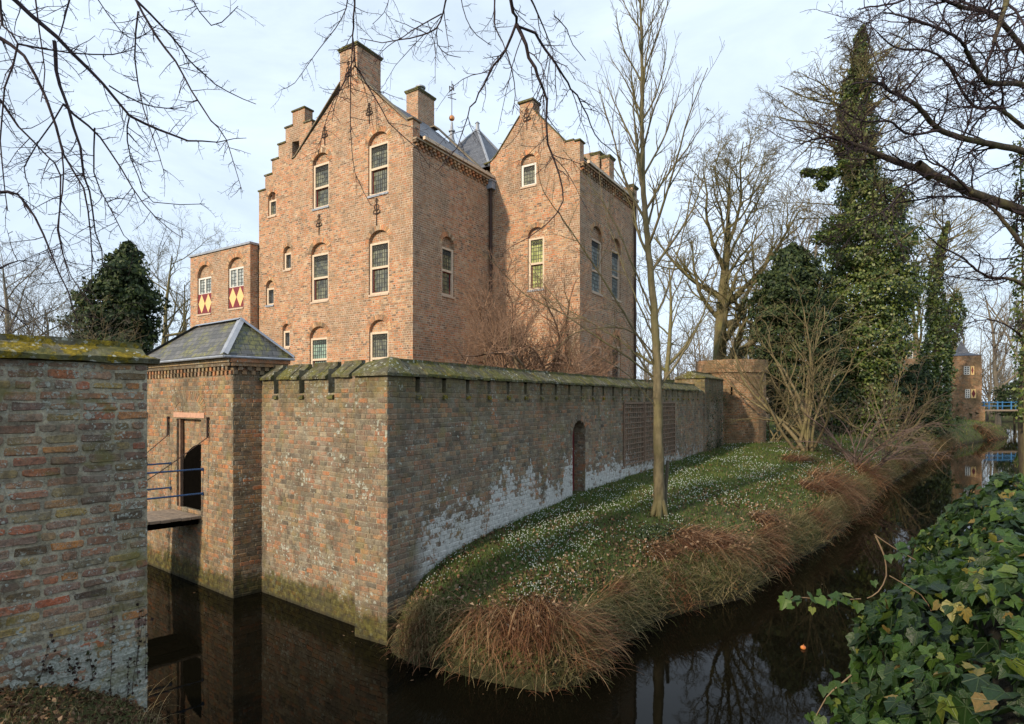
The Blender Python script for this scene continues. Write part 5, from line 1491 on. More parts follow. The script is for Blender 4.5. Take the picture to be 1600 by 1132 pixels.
# the young tree on the lawn, and its stake
yd = 13.8
yb = P(1030, 800, yd)
yt = empty('young_tree', (yb.x, yb.y, ground_z(yb.x, yb.y)), 'slim young bare tree with smooth olive trunk standing on the snowdrop lawn', 'tree')
sg = Segs()
for k in range(6):
    a_ = k*1.05+.3; b_ = Vector((yb.x+math.cos(a_)*.22, yb.y+math.sin(a_)*.22, ground_z(yb.x, yb.y)-.06)); sg.add(Vector((yb.x+math.cos(a_)*.05, yb.y+math.sin(a_)*.05, b_.z+.42)), b_, .09, .045, Vector((math.cos(a_)*.5, math.sin(a_)*.5, -1)).normalized(), Vector((math.cos(a_), math.sin(a_), -.6)).normalized())
tp = [P(1031, 806, yd), P(1030, 760, yd), P(1029, 690, yd), P(1027, 600, yd), P(1023, 500, yd), P(1014, 400, yd+.1), P(1005, 290, yd+.1), P(1003, 190, yd+.1), P(1003, 90, yd), P(1000, -20, yd), P(999, -120, yd)]
UPS = [dict(dens=0), dict(n=10, wig=.055, up=.055, kids=8, start=.12, ang=(16, 38), lr=(.25, .48), tl=.3, tip=.2, rmin=.004), dict(n=6, wig=.08, up=.06, kids=4, start=.15, ang=(20, 45), lr=(.25, .5), rmin=.0034), dict(n=4, wig=.12, up=.05, rmin=.003, tip=.7)]
sm = poly_branch(sg, tp, .138, .010, None, pw=.85)
m_ = len(sm)
for k in range(31):
    f = .42+.56*(k/31)**.9; i = int(f*(m_-2)); q = sm[i]
    az = k*2.4+rng.uniform(-.3, .3); an = R(rng.uniform(24, 40)); d = Vector((math.cos(az)*math.sin(an), math.sin(az)*math.sin(an), math.cos(an)))
    L = rng.uniform(2.2, 3.6)*(1.12-.75*(f-.42)/.56); rr = .034*(1.1-.8*(f-.42)/.58)
    grow(sg, q, d, L, rr, UPS, 1)
LOW = [dict(dens=2.6, ang=(25, 55), len=(.5, 1.3), r=.010, start=.15), dict(n=6, wig=.1, up=-.01, kids=3, start=.2, ang=(25, 50), lr=(.3, .6), rmin=.003), dict(n=4, wig=.12, rmin=.003, tip=.7)]
for pp, dd, r0 in (([(1026, 575), (974, 488), (929, 417), (885, 350), (850, 300), (840, 262)], -2.2, .030), ([(1026, 592), (960, 545), (880, 492), (820, 460), (785, 425), (762, 400)], -1.6, .026),
                   ([(1025, 600), (985, 545), (925, 505), (870, 470), (820, 400)], .8, .022), ([(1020, 492), (985, 405), (950, 330), (903, 262), (880, 235)], -1.0, .026), ([(1026, 560), (990, 520), (950, 512), (900, 520), (860, 555)], -1.2, .018),
                   ([(1024, 530), (1000, 480), (960, 380), (940, 300), (935, 240)], 1.5, .022), ([(1028, 610), (1062, 560), (1095, 500), (1120, 420), (1138, 330), (1142, 250)], 1.2, .030),
                   ([(1027, 640), (985, 590), (940, 560), (905, 548)], -1.2, .014), ([(1023, 500), (1050, 430), (1075, 330), (1090, 250)], -.8, .026)):
    pts = [P(a, b, yd+dd*(i/(len(pp)-1))) for i, (a, b) in enumerate(pp)]
    poly_branch(sg, pts, r0, .005, LOW, 0)
big = lambda A_: np.maximum(A_[:, 6], A_[:, 7]) >= .036
sg.build('trunk', M['bark_young'], yt, 10, big); sg.build('branches', M['bark_young'], yt, 4, lambda A_: ~big(A_))
sk = P(1037, 795, 14.1); m = MB(); q0 = Vector((sk.x, sk.y, ground_z(sk.x, sk.y)-.1)); q1 = P(1043, 720, 14.1)
for k in range(4): m.bar(q0.lerp(q1, k/4)+rvec()*.004, q0.lerp(q1, (k+1)/4)+rvec()*.004, .062-.006*k, .058-.006*k, 7)
tag(m.build('tree_stake', M['post']), 'short old wooden stake leaning beside the young tree', 'stake')

# overhanging branches of the big tree at the left
SPUR = [dict(dens=13.0, ang=(40, 85), len=(.06, .42), r=.0050, start=.03, tl=.2), dict(n=4, wig=.13, up=-.02, kids=4.5, start=.1, ang=(45, 85), lr=(.16, .4), rmin=.0018, tip=.5), dict(n=2, wig=.15, rmin=.0016, tip=.8)]
SPUR2 = [dict(dens=7, ang=(25, 60), len=(.25, 1.0), r=.0065, start=.06, tl=.4), dict(n=7, wig=.12, up=-.03, kids=7, start=.1, ang=(35, 75), lr=(.10, .35), rmin=.002, tip=.4), dict(n=3, wig=.2, kids=1.5, ang=(30, 70), lr=(.3, .6), rmin=.0017, tip=.8), dict(n=2, wig=.2, rmin=.0016)]
lt = empty('overhanging_tree', (-8.6, 1.2, ground_z(-8.6, 1.2)), 'large bare tree whose dark spurred branches hang in front of the sky at the left', 'tree')
sg = Segs()
tb_ = Vector((-8.6, 1.2, 1.0))
poly_branch(sg, [tb_, tb_+Vector((.1, .1, 4)), tb_+Vector((.2, .3, 8)), tb_+Vector((.5, .3, 12)), tb_+Vector((.4, 0, 17))], .38, .12)
LB = [([(23, 0), (87, 60), (161, 133), (202, 181), (248, 202), (294, 220), (340, 223), (385, 216)], 5.6, 6.6, .020),
      ([(85, 64), (87, 110), (106, 170), (129, 257), (138, 298), (158, 390), (161, 418)], 5.7, 5.9, .016),
      ([(0, 60), (37, 87), (73, 151), (99, 239), (129, 294), (142, 367), (143, 441)], 5.2, 5.5, .015),
      ([(0, 156), (28, 197), (73, 243), (96, 275), (92, 358), (110, 440)], 5.0, 5.4, .010),
      ([(0, 301), (28, 305), (55, 340), (78, 395), (106, 455), (122, 505)], 4.9, 5.2, .011),
      ([(207, -10), (243, 55), (275, 96), (298, 142), (331, 188), (354, 220), (379, 301)], 6.0, 6.4, .013),
      ([(207, -5), (266, 55), (294, 92), (321, 119), (354, 142), (400, 163)], 6.2, 6.8, .011),
      ([(216, 18), (211, 92), (225, 170), (248, 239), (257, 271)], 6.0, 6.1, .008),
      ([(99, 163), (138, 197), (170, 234), (207, 294), (243, 340), (285, 372)], 5.8, 6.2, .012),
      ([(0, 0), (3, 40), (28, 69), (9, 138), (0, 220), (12, 330)], 4.8, 5.0, .009),
      ([(28, 69), (110, 83), (175, 85), (210, 78)], 5.4, 6.2, .008),
      ([(170, 134), (220, 161), (260, 170), (290, 168)], 6.0, 6.6, .007),
      ([(202, 184), (198, 220), (216, 276), (239, 317), (320, 319)], 6.2, 6.6, .007),
      ([(99, 163), (60, 225), (38, 262), (45, 290)], 5.7, 5.4, .006),
      ([(148, 200), (147, 270), (170, 320), (195, 370), (215, 385)], 5.9, 6.0, .007),
      ([(97, 240), (98, 300), (90, 360), (110, 430), (140, 470)], 5.5, 5.5, .006),
      ([(55, -5), (62, 50), (70, 110), (64, 160)], 5.2, 5.3, .006), ([(110, -5), (98, 40), (90, 66)], 5.8, 5.7, .007), ([(150, -5), (190, 50), (215, 60), (245, 40)], 6.4, 6.8, .006), ([(298, -5), (330, 40), (360, 22), (372, 10)], 6.6, 6.9, .006), ([(0, 420), (30, 407), (62, 412)], 4.8, 5.1, .006), ([(0, 478), (20, 490), (45, 512)], 4.5, 4.6, .005)]
for pp, d0, d1, r0 in LB:
    pts = [P(a, b, d0+(d1-d0)*i/(len(pp)-1)) for i, (a, b) in enumerate(pp)]
    poly_branch(sg, pts, r0*1.25, .0038, SPUR, 0)
    if pp[0][1] <= 0 or pp[0][0] <= 0:
        s0 = pts[0]; hub = tb_+Vector((.2, .3, 5.5+s0.z*.35)); mid_p = (hub+s0)/2+Vector((-.4, 0, .9))
        if mid_p.x/mid_p.y > -1.0 and s0.x > -4.4: mid_p.z += 1.6
        h2 = hub+Vector((rng.uniform(-.4, .4), rng.uniform(-.4, .4), rng.uniform(-.8, 1.2)))
        q1_ = h2.lerp(mid_p, .5)+Vector((rng.uniform(-.3, .2), rng.uniform(-.3, .3), rng.uniform(.2, .7))); q2_ = mid_p.lerp(s0, .5)+Vector((rng.uniform(-.15, 0), 0, rng.uniform(.1, .3)))
        poly_branch(sg, [h2, q1_, mid_p, q2_, s0], .06, r0*1.25, SPUR, 0)
big = lambda A_: np.maximum(A_[:, 6], A_[:, 7]) >= .03
sg.build('trunk', M['bark_over'], lt, 8, big); sg.build('branches', M['bark_over'], lt, 4, lambda A_: ~big(A_))

# overhanging branches of the tree behind the viewer
ct = empty('overhanging_tree', (2.6, -4.0, ground_z(2.6, -4)), 'bare tree whose drooping dark branches hang from the top edge before the gables', 'tree')
sg = Segs(); cb_ = Vector((2.6, -4.0, 1.5))
poly_branch(sg, [cb_, cb_+Vector((0, .2, 4.5)), cb_+Vector((-.3, .8, 8.5)), cb_+Vector((-.9, 2.6, 11)), cb_+Vector((-2.0, 5.2, 12))], .42, .12)
CB = [([(554, -12), (553, 30), (552, 56), (555, 98), (562, 112), (587, 154), (608, 192), (650, 231), (672, 262)], 6.6, 7.6, .012, SPUR2),
      ([(554, 90), (540, 122), (524, 162), (519, 190)], 6.8, 6.9, .008, SPUR), ([(551, 60), (548, 130), (548, 210), (555, 270), (580, 322)], 6.8, 7.2, .008, SPUR),
      ([(543, -8), (541, 14), (524, 45), (500, 75), (485, 95), (461, 130), (440, 140)], 6.6, 7.4, .007, SPUR),
      ([(556, 100), (520, 160), (505, 205), (498, 240)], 6.9, 7.2, .006, SPUR),
      ([(700, -10), (693, 20), (681, 45), (657, 56), (625, 62), (597, 66), (562, 60)], 6.2, 7.0, .011, SPUR2), ([(690, 22), (655, 42), (630, 58), (604, 74), (590, 90)], 6.3, 6.9, .007, SPUR),
      ([(684, 40), (683, 70), (700, 85), (720, 90)], 6.4, 6.7, .006, SPUR), ([(609, -8), (600, 20), (582, 38)], 6.8, 7, .005, SPUR),
      ([(796, -12), (802, 18), (807, 38), (790, 77), (773, 105), (755, 133), (742, 158), (730, 182), (713, 231), (685, 266)], 5.8, 6.9, .017, SPUR2),
      ([(807, 38), (822, 72), (835, 105), (846, 132), (853, 157), (856, 224), (874, 273), (879, 315), (853, 353), (800, 385)], 5.9, 6.6, .017, SPUR2),
      ([(811, 42), (835, 52), (852, 78), (874, 108), (886, 130), (902, 150), (918, 180), (930, 210), (952, 232), (979, 259)], 5.9, 7.2, .013, SPUR2),
      ([(773, -8), (772, 20), (774, 44), (785, 66), (790, 80)], 6.0, 5.9, .009, SPUR), ([(826, -8), (842, 26), (856, 60), (868, 90)], 6.0, 6.5, .009, SPUR2),
      ([(866, 25), (885, 45), (895, 70), (915, 95)], 6.3, 6.8, .005, SPUR), ([(720, -5), (728, 30), (745, 55), (765, 70)], 6.6, 6.9, .005, SPUR), ([(790, 78), (800, 110), (805, 150), (800, 180)], 6.1, 6.2, .006, SPUR)]
for pp, d0, d1, r0, S_ in CB:
    pts = [P(a, b, d0+(d1-d0)*i/(len(pp)-1)) for i, (a, b) in enumerate(pp)]
    poly_branch(sg, pts, r0*1.2, .0038, S_, 0)
    if pp[0][1] < 0:
        s0 = pts[0]; hub = cb_+Vector((-1.4, 4.0, 11.6)); poly_branch(sg, [hub, (hub+s0)/2+Z*1.0, s0], .05, r0)
sg.build('trunk', M['bark_over'], ct, 8, big); sg.build('branches', M['bark_over'], ct, 4, lambda A_: ~big(A_))

# big tree on the right bank
rb = Vector((P(1622, 627, 23).x, 23, 0)); rb.z = ground_z(rb.x, rb.y)
rtr = empty('bank_tree', rb, 'massive bare tree on the right bank reaching dark twiggy limbs across the sky', 'tree')
sg = Segs()
poly_branch(sg, [rb-Z*.4, rb+Vector((-.2, 0, 4)), rb+Vector((.0, 0, 8)), rb+Vector((.3, 0, 13)), rb+Vector((0, 0, 18)), rb+Vector((-.4, 0, 23))], .55, .15)
BG = [dict(dens=2.0, ang=(25, 65), len=(1.4, 3.4), r=.045, start=.05, tl=.45), dict(n=8, wig=.16, up=.0, kids=6, start=.12, ang=(28, 62), lr=(.3, .62), tip=.25, rmin=.008), dict(n=6, wig=.18, up=.0, kids=5, start=.15, ang=(30, 65), lr=(.3, .6), rmin=.007, tip=.4), dict(n=4, wig=.2, rmin=.0065, tip=.7)]
RB = [([(1622, 345), (1600, 331), (1519, 302), (1455, 272), (1385, 247), (1336, 227), (1290, 215), (1250, 225)], 22.5, 17, .20), ([(1615, 240), (1600, 237), (1529, 222), (1469, 203), (1430, 163), (1390, 143), (1365, 128), (1330, 132)], 22, 15, .13),
      ([(1625, 140), (1600, 133), (1544, 128), (1515, 90), (1494, 59), (1425, 30), (1380, 20)], 22, 15, .11), ([(1580, -20), (1573, 0), (1555, 60), (1539, 104), (1515, 130), (1494, 148)], 18, 17, .09), ([(1620, 395), (1600, 386), (1544, 321), (1480, 307), (1395, 316), (1380, 287)], 22.5, 19, .09),
      ([(1640, 470), (1590, 440), (1540, 430), (1500, 400), (1470, 385), (1440, 360)], 22.5, 20, .08), ([(1640, 60), (1560, 30), (1500, 10), (1440, -10), (1400, 5), (1340, 15)], 21, 15, .09), ([(1519, 302), (1480, 265), (1450, 250), (1440, 225)], 19, 18, .06),
      ([(1469, 203), (1420, 210), (1390, 190), (1350, 190), (1310, 170)], 18, 16, .05), ([(1455, 272), (1420, 290), (1380, 330), (1340, 345)], 19, 17, .05), ([(1600, 200), (1560, 170), (1520, 165), (1480, 100), (1450, 80), (1400, 75), (1370, 50)], 21, 16, .07), ([(1640, 560), (1590, 520), (1550, 500), (1510, 505)], 22.5, 21, .05)]
for pp, d0, d1, r0 in RB:
    pts = [P(a, b, d0+(d1-d0)*i/(len(pp)-1)) for i, (a, b) in enumerate(pp)]
    if pp[0][0] > 1612: pts[0] = Vector((rb.x, rb.y, max(2.5, pts[0].z)))
    poly_branch(sg, pts, r0, .018, BG, 0)
# sawn stub on the great limb
s0 = P(1455, 275, 19.2); s1 = P(1433, 258, 19.0); sg.add(s0, s1, .17, .17, (s1-s0).normalized(), (s1-s0).normalized())
big = lambda A_: np.maximum(A_[:, 6], A_[:, 7]) >= .06
sg.build('trunk', M['bark_big'], rtr, 9, big); sg.build('branches', M['bark_over'], rtr, 3, lambda A_: ~big(A_))

# ---- ivy clad trees
def column_leaves(prof, d, n, depth=.85, seed=0, scale=1.0, clump=1.0):
    """leaf positions round a trunk; prof = [(px centre, py, half width px)]"""
    ys_ = np.array([p[1] for p in prof], float); xs_ = np.array([p[0] for p in prof], float); ws = np.array([p[2] for p in prof], float)
    o = np.argsort(ys_); ys_, xs_, ws = ys_[o], xs_[o], ws[o]
    cy = nrg.uniform(ys_[0], ys_[-1], n*3); wi = np.interp(cy, ys_, ws); keep = nrg.random(n*3) < wi/ws.max(); cy = cy[keep][:n]; n = len(cy)
    wi = np.interp(cy, ys_, ws)/F*d; cx = (np.interp(cy, ys_, xs_)-CX)/F*d; cz = EYE+(HY-cy)/F*d
    a = nrg.uniform(0, 6.28, n)
    lump = 1+.42*clump*vnoise(a*2.0+seed, cz*1.25, 1.4, seed)+.30*clump*vnoise(a*5.0, cz*3.6, 1.5, seed+1)+.12*nrg.normal(size=n)
    r = wi*lump*(1-.32*nrg.random(n)**1.7)
    return np.stack([cx+np.cos(a)*r, d+np.sin(a)*r*depth, cz], 1), np.stack([np.cos(a), np.sin(a), .35+0*a], 1)
BR = [dict(n=8, wig=.14, up=.0, kids=6, start=.2, ang=(28, 60), lr=(.3, .6), tip=.2, rmin=.012), dict(n=6, wig=.17, up=.02, kids=5, start=.15, ang=(28, 60), lr=(.3, .6), rmin=.011), dict(n=4, wig=.2, up=.0, kids=3, rmin=.010, ang=(25, 55), lr=(.4, .6)), dict(n=3, wig=.2, rmin=.009)]
def ivy_tree(prof, d, nleaf, label, twigs, rb_, ls=.10, gname=None, seed=0, bark='bark_pale', extra=None, mat='ivy'):
    xb, yb_, _ = prof[0]; X_ = (xb-CX)/F*d; zb = ground_z(X_, d)
    t = empty('ivy_clad_tree', (X_, d, zb), label, 'tree', gname)
    sg = Segs(); pts = [Vector((X_, d, zb-.3))]+[P(a, b, d) for a, b, _ in prof[1:]]
    poly_branch(sg, pts, rb_, .03)
    for (py, n, L0, L1, side) in twigs:
        for k in range(n):
            yy = py+rng.uniform(-25, 25); xx = np.interp(-yy, [-p[1] for p in prof], [p[0] for p in prof])
            az = (math.pi if side < 0 else 0)+rng.gauss(0, .9) if side else rng.uniform(0, 6.28)
            el = R(rng.uniform(-5, 50)); dd_ = Vector((math.cos(az)*math.cos(el), math.sin(az)*math.cos(el), math.sin(el)))
            grow(sg, P(float(xx), yy, d), dd_, rng.uniform(L0, L1), .085, BR, 0)
    big = lambda A_: np.maximum(A_[:, 6], A_[:, 7]) >= .14
    sg.build('trunk', M['bark_big'], t, 8, big); sg.build('branches', M[bark], t, 3, lambda A_: ~big(A_))
    p, nn_ = column_leaves(prof, d, nleaf, seed=seed)
    if extra is not None: p = np.concatenate([p, extra]); nn_ = np.concatenate([nn_, np.tile([0, -.3, 1.], (len(extra), 1))])
    leaf_cloud('ivy_foliage', p, nrg.uniform(.6, 1.25, len(p))*ls, M[mat], t, nrm=nn_, tilt=.65, aspect=.75)
    return t
def blob(px, py, d, rx, ry, rz, n):
    c = P(px, py, d); v = nrg.normal(size=(n, 3)); v /= np.linalg.norm(v, axis=1)[:, None]; r = nrg.random(n)**.45
    return np.array(c)+v*r[:, None]*[rx, ry, rz]
ex = np.concatenate([blob(1290, 272, 38, 1.0, .6, .45, 900), blob(1262, 270, 38, .5, .4, .3, 300), blob(1318, 262, 39, .8, .6, .5, 500), blob(1283, 290, 38, .5, .4, .4, 300), blob(1290, 372, 37, 1.0, .8, .5, 700), blob(1310, 355, 38, 1.2, .8, .8, 900)])
ivy_tree([(1358, 700, 34), (1352, 600, 38), (1352, 545, 56), (1360, 450, 64), (1358, 400, 58), (1362, 350, 50), (1368, 320, 46), (1345, 280, 26), (1338, 230, 27), (1336, 180, 26), (1338, 150, 22), (1343, 110, 14), (1346, 60, 9), (1348, 40, 2)], 40, 62000,
         'tall tree wrapped in a bright green ivy column, bare twigs fanning from its top', [(120, 12, 1.6, 4.2, 0), (160, 8, 2.5, 7, -1), (200, 8, 3, 8, -1), (250, 8, 3, 8, -1), (300, 5, 3, 7, 1), (200, 6, 2.5, 6, 1), (350, 6, 3, 7, -1), (90, 6, 1, 2.5, 0), (450, 6, 3, 6, 0)], .5, .105, seed=2, extra=ex)
ivy_tree([(1458, 690, 10), (1458, 650, 18), (1460, 600, 23), (1464, 560, 21), (1464, 500, 13), (1460, 450, 11), (1464, 410, 9), (1472, 380, 6), (1482, 345, 2)], 58, 9500,
         'thinner ivy covered trunk left of the far brick tower', [(385, 10, 3, 7, 0), (360, 8, 3, 7, 0), (430, 6, 4, 7, -1), (410, 6, 4, 7, 1)], .35, .15, seed=5)
ivy_tree([(1482, 660, 2), (1484, 560, 2), (1486, 520, 14), (1490, 485, 18), (1494, 465, 8), (1494, 455, 2)], 60, 1900, 'small round ivy crown beside the ivy covered trunk', [(480, 5, 2, 4, 0)], .16, .15, seed=9)
ivy_tree([(1601, 660, 10), (1600, 560, 14), (1598, 480, 14), (1598, 420, 16), (1596, 300, 12), (1594, 220, 9)], 22.3, 1300, 'ivy growing up the big trunk at the right bank', [], .03, .075, seed=10)

# ---- conifers / evergreens
def evergreen(px, d, prof, n, label, ls=.13, name='yew_tree', mat='dkleaf'):
    X_ = (px-CX)/F*d; zb = ground_z(X_, d); t = empty(name, (X_, d, zb), label, 'tree')
    sg = Segs(); poly_branch(sg, [Vector((X_, d, zb-.2)), P(px, (prof[0][1]+prof[-1][1])/2, d), P(px, prof[-1][1], d)], .16, .03); sg.build('trunk', M['bark_big'], t, 7)
    p, nn_ = column_leaves(prof, d, n, seed=int(px), clump=1.5)
    leaf_cloud('foliage', p, nrg.uniform(.6, 1.3, len(p))*ls, M[mat], t, nrm=nn_, tilt=.8, aspect=.55)
    return t
evergreen(1240, 36, [(1240, 700, 10), (1240, 640, 30), (1240, 560, 50), (1240, 500, 52), (1238, 440, 46), (1240, 410, 32), (1238, 392, 16), (1240, 380, 2)], 32000, 'dark green yew standing between the round tower and the ivy column', .12)
evergreen(188, 44, [(182, 640, 34), (180, 560, 50), (182, 500, 50), (186, 460, 44), (192, 425, 32), (198, 400, 18), (202, 378, 3)], 26000, 'dark evergreen tree behind the close wall at the left', .17, 'holly_tree', 'dkleaf')
evergreen(1425, 48, [(1420, 690, 28), (1420, 650, 42), (1424, 610, 32), (1430, 585, 18), (1430, 570, 5)], 9000, 'low dark evergreen bush below the thinner ivy trunk', .14, 'evergreen_bush')
evergreen(1585, 85, [(1585, 650, 20), (1585, 625, 24), (1587, 605, 18), (1590, 595, 3)], 2500, 'small round evergreen behind the far blue bridge', .2, 'evergreen_bush')
evergreen(1325, 44, [(1325, 690, 40), (1325, 640, 60), (1322, 600, 60), (1325, 570, 40), (1325, 550, 8)], 9000, 'dark holly bush at the foot of the tall ivy column', .13, 'holly_bush', 'ivy')

# hollies added behind the viewer, out of the picture, to shade the near bank
for k, (bx, by, hh, rr) in enumerate(((-5.6, -3.6, 6.6, 1.8), (-3.4, -4.6, 6.8, 1.6))):
    bz = ground_z(bx, by); t = empty('holly_tree', (bx, by, bz), 'unseen holly tree added behind the viewer to shade the near bank', 'tree', 'unseen hollies added for shade')
    sg = Segs(); poly_branch(sg, [Vector((bx, by, bz-.2)), Vector((bx+.1, by, bz+4)), Vector((bx, by+.1, hh-.6))], .17, .03); sg.build('trunk', M['bark_big'], t, 8)
    n = 9000; zz = nrg.random(n); a = nrg.uniform(0, 6.28, n); r = rr*(1-zz**2.2)**.7*(1+.3*vnoise(a*2, zz*6, 1.4, k))*(1-.6*nrg.random(n)**1.5)
    leaf_cloud('foliage', np.stack([bx+np.cos(a)*r, by+np.sin(a)*r, bz+.6+zz*(hh-bz-.6)], 1), nrg.uniform(.08, .16, n), M['dkleaf'], t)
# ---- bare trees in the distance
def at_px(px, d):
    X_ = (px-CX)/F*d; return (X_, d, ground_z(X_, d))
make_tree('spreading_tree', at_px(1114, 47), 18.5, .72, [dict(n=9, wig=.045, kids=18, start=.2, ang=(38, 72), lr=(.42, .60), tl=.35, tip=.16)]+[dict(q_, rmin=.0135) for q_ in SPREAD(9, 8, 7, 6, .06)[1:]], 'wide spreading pale bare tree behind the round tower', 'tree', None, 'bark_pale')
fars = [(1045, 66, 19, .4, 'pale bare tree between the castle flank and the spreading tree'), (1195, 62, 21, .45, 'bare tree between the spreading tree and the dark yew'), (1275, 70, 24, .45, 'tall faint bare tree behind the dark yew'),
        (1432, 72, 22, .4, 'faint bare tree between the two ivy trees'), (1560, 105, 24, .5, 'distant bare tree above the far blue bridge'), (1600, 75, 22, .5, 'bare tree at the far right behind the bank'), (1520, 110, 26, .5, 'distant bare tree behind the far brick tower'),
        (12, 55, 15.5, .4, 'bare tree at the far left edge behind the close wall'), (78, 60, 12, .35, 'low bare tree between the left edge and the dark evergreen'), (252, 58, 17, .35, 'bare tree right behind the dark evergreen'), (283, 66, 16, .35, 'slender bare tree touching the shuttered wing'), (232, 48, 8, .2, 'thin bare sapling above the gatehouse roof end'), (140, 70, 14, .3, 'faint bare tree behind the dark evergreen')]
for k, (px, d, h, r, lb) in enumerate(fars):
    make_tree('bare_tree', at_px(px, d), h, r, SPREAD(11, 7, 5, 4, .05), lb, 'tree', 'bare trees of the park behind', 'bark_far' if k % 3 else 'bark_pale')

# ---- apple trees in the court
AP = [dict(n=4, wig=.08, kids=8, start=.55, ang=(40, 82), lr=(.95, 1.35), tl=.1, tip=.6), dict(n=8, wig=.24, up=.04, kids=8, start=.2, ang=(30, 75), lr=(.3, .55), tip=.35),
      dict(n=6, wig=.22, up=.12, kids=9, start=.1, ang=(30, 75), lr=(.45, .85), tip=.35, rmin=.006), dict(n=5, wig=.14, up=.14, kids=4, start=.1, ang=(25, 60), lr=(.4, .8), rmin=.0042), dict(n=3, wig=.15, up=.08, rmin=.004)]
for px, d, h, lb in ((833, 19.6, 3.7, 'old apple tree with reddish twigs in the court before the right wing'), (792, 21.2, 3.7, 'apple tree in front of the inner corner and its drainpipe'), (905, 21.2, 2.7, 'apple tree by the right corner of the wing'), (872, 22.0, 3.7, 'apple tree half hidden behind the old apple tree')):
    b_ = at_px(px, d); t, sg = make_tree('apple_tree', (b_[0], b_[1], b_[2]), h, .15, AP, lb, 'tree', 'apple trees in the court', 'bark_apple', 'twig_apple', ret=True)

# ---- bare shrubs on the bank
SH = [dict(n=12, wig=.10, up=.012, kids=6, start=.25, ang=(22, 52), lr=(.35, .6), tip=.25, rmin=.010), dict(n=8, wig=.14, up=.02, kids=5, start=.15, ang=(25, 60), lr=(.35, .6), rmin=.008), dict(n=6, wig=.18, kids=3, start=.1, ang=(28, 65), lr=(.4, .6), rmin=.0065), dict(n=3, wig=.2, rmin=.006)]
def shrub(px, py, d, stems, L, label, el=(35, 80), r=.06, mat='bark_shrub', side=None, S_=SH, name='bare_shrub'):
    X_ = (px-CX)/F*d; zb = ground_z(X_, d); t = empty(name, (X_, d, zb), label, 'shrub'); sg = Segs()
    for k in range(stems):
        az = rng.uniform(0, 6.28) if side is None else side+rng.gauss(0, .7); e_ = R(rng.uniform(*el))
        d_ = Vector((math.cos(az)*math.cos(e_), math.sin(az)*math.cos(e_), math.sin(e_)))
        grow(sg, Vector((X_+rng.uniform(-.4, .4), d+rng.uniform(-.4, .4), zb-.1)), d_, rng.uniform(.65, 1.1)*L, r*rng.uniform(.55, 1.1), S_, 0)
    big = lambda A_: np.maximum(A_[:, 6], A_[:, 7]) >= r*.45
    sg.build('stem', M[mat], t, 6, big); sg.build('twigs', M[mat], t, 3, lambda A_: ~big(A_))
shrub(1262, 708, 28, 11, 6.8, 'tall many stemmed bare shrub with olive stems at the end of the lawn', (48, 86), .10)
DR = [dict(n=10, wig=.10, up=-.07, kids=6, start=.2, ang=(18, 45), lr=(.3, .6), tip=.3, rmin=.009), dict(n=7, wig=.1, up=-.06, kids=5, start=.15, ang=(22, 50), lr=(.35, .6), rmin=.007), dict(n=4, wig=.14, rmin=.006)]
shrub(1340, 735, 26, 13, 4.8, 'bare shrub with purple brown twigs drooping to the water', (25, 75), .045, 'bark_droop', None, DR)
shrub(1392, 720, 34, 10, 5.6, 'tangled bare shrub overhanging the moat before the dark evergreen bush', (25, 80), .07, 'bark_shrub', None, SH)
shrub(1360, 748, 26.5, 15, 3.7, 'drooping purple brown shrub hanging over the narrow water', (15, 65), .045, 'bark_droop', None, DR)
shrub(1210, 690, 33, 8, 4.0, 'small bare shrub beside the round tower', (40, 85), .05)
shrub(1178, 680, 36, 6, 3.2, 'low twiggy bush right behind the round tower foot', (40, 85), .04)
shrub(62, 560, 32, 22, 8.6, 'rounded brown twiggy bush behind the close wall', (30, 85), .04, 'bark_far')
shrub(8, 560, 36, 16, 9.0, 'brown twiggy bush at the left edge behind the close wall', (40, 85), .04, 'bark_far')
shrub(128, 560, 22, 9, 6.6, 'yellow green twigs in front of the dark evergreen', (40, 85), .03, 'bark_shrub')

# low evergreen ground cover at the wall foot and beyond the lawn
def cover(name, pts_fn, n, ls, mat, label, cat='plants', zup=(.02, .5)):
    p = pts_fn(n); di, do, ins = water_info(p[:, 0], p[:, 1]); off = (p[:, 0]-K0.x)*RWF.n.x+(p[:, 1]-K0.y)*RWF.n.y
    p = p[~ins & (di > .1)]; z = height(p[:, 0], p[:, 1]); u = nrg.random(len(p))**1.6*(zup[1]-zup[0])+zup[0]
    hm = np.clip(.6+.6*vnoise(p[:, 0], p[:, 1], 1.5, 31), .15, 1.4)
    o = leaf_cloud(name, np.column_stack([p, z+u*hm]), nrg.uniform(.6, 1.3, len(p))*ls, M[mat], nrm=np.tile([0, -.3, 1.], (len(p), 1)), tilt=.7, aspect=.7)
    tag(o, label, cat, kind='stuff')
def ring_area(cx, cy, rx, ry, th=0.58):
    def f(n):
        a = nrg.uniform(0, 6.28, n); r = np.sqrt(nrg.random(n)); u, v = np.cos(a)*r*rx, np.sin(a)*r*ry; c, s = math.cos(th), math.sin(th)
        return np.stack([cx+u*c-v*s, cy+u*s+v*c], 1)
    return f
q = TZ(1240, 685, 1.7); cover('ground_ivy', ring_area(q[0]+1.5, q[1]+4.5, 9, 4.2), 15000, .075, 'ivy', 'low dark ivy carpet under the shrubs beyond the lawn', zup=(.02, .42))
q = TZ(1022, 810, 1.5); cover('ivy_patch', ring_area(q[0], q[1]-.35, .62, .3), 1100, .028, 'dkleaf', 'dark patch of ivy at the foot of the young tree', zup=(.02, .20))
q = TZ(1400, 690, 1.2); cover('bank_undergrowth', ring_area(q[0]+3, q[1]+4, 12, 3.5), 14000, .09, 'bramble', 'brown and green undergrowth on the far bank', zup=(.05, 1.1))
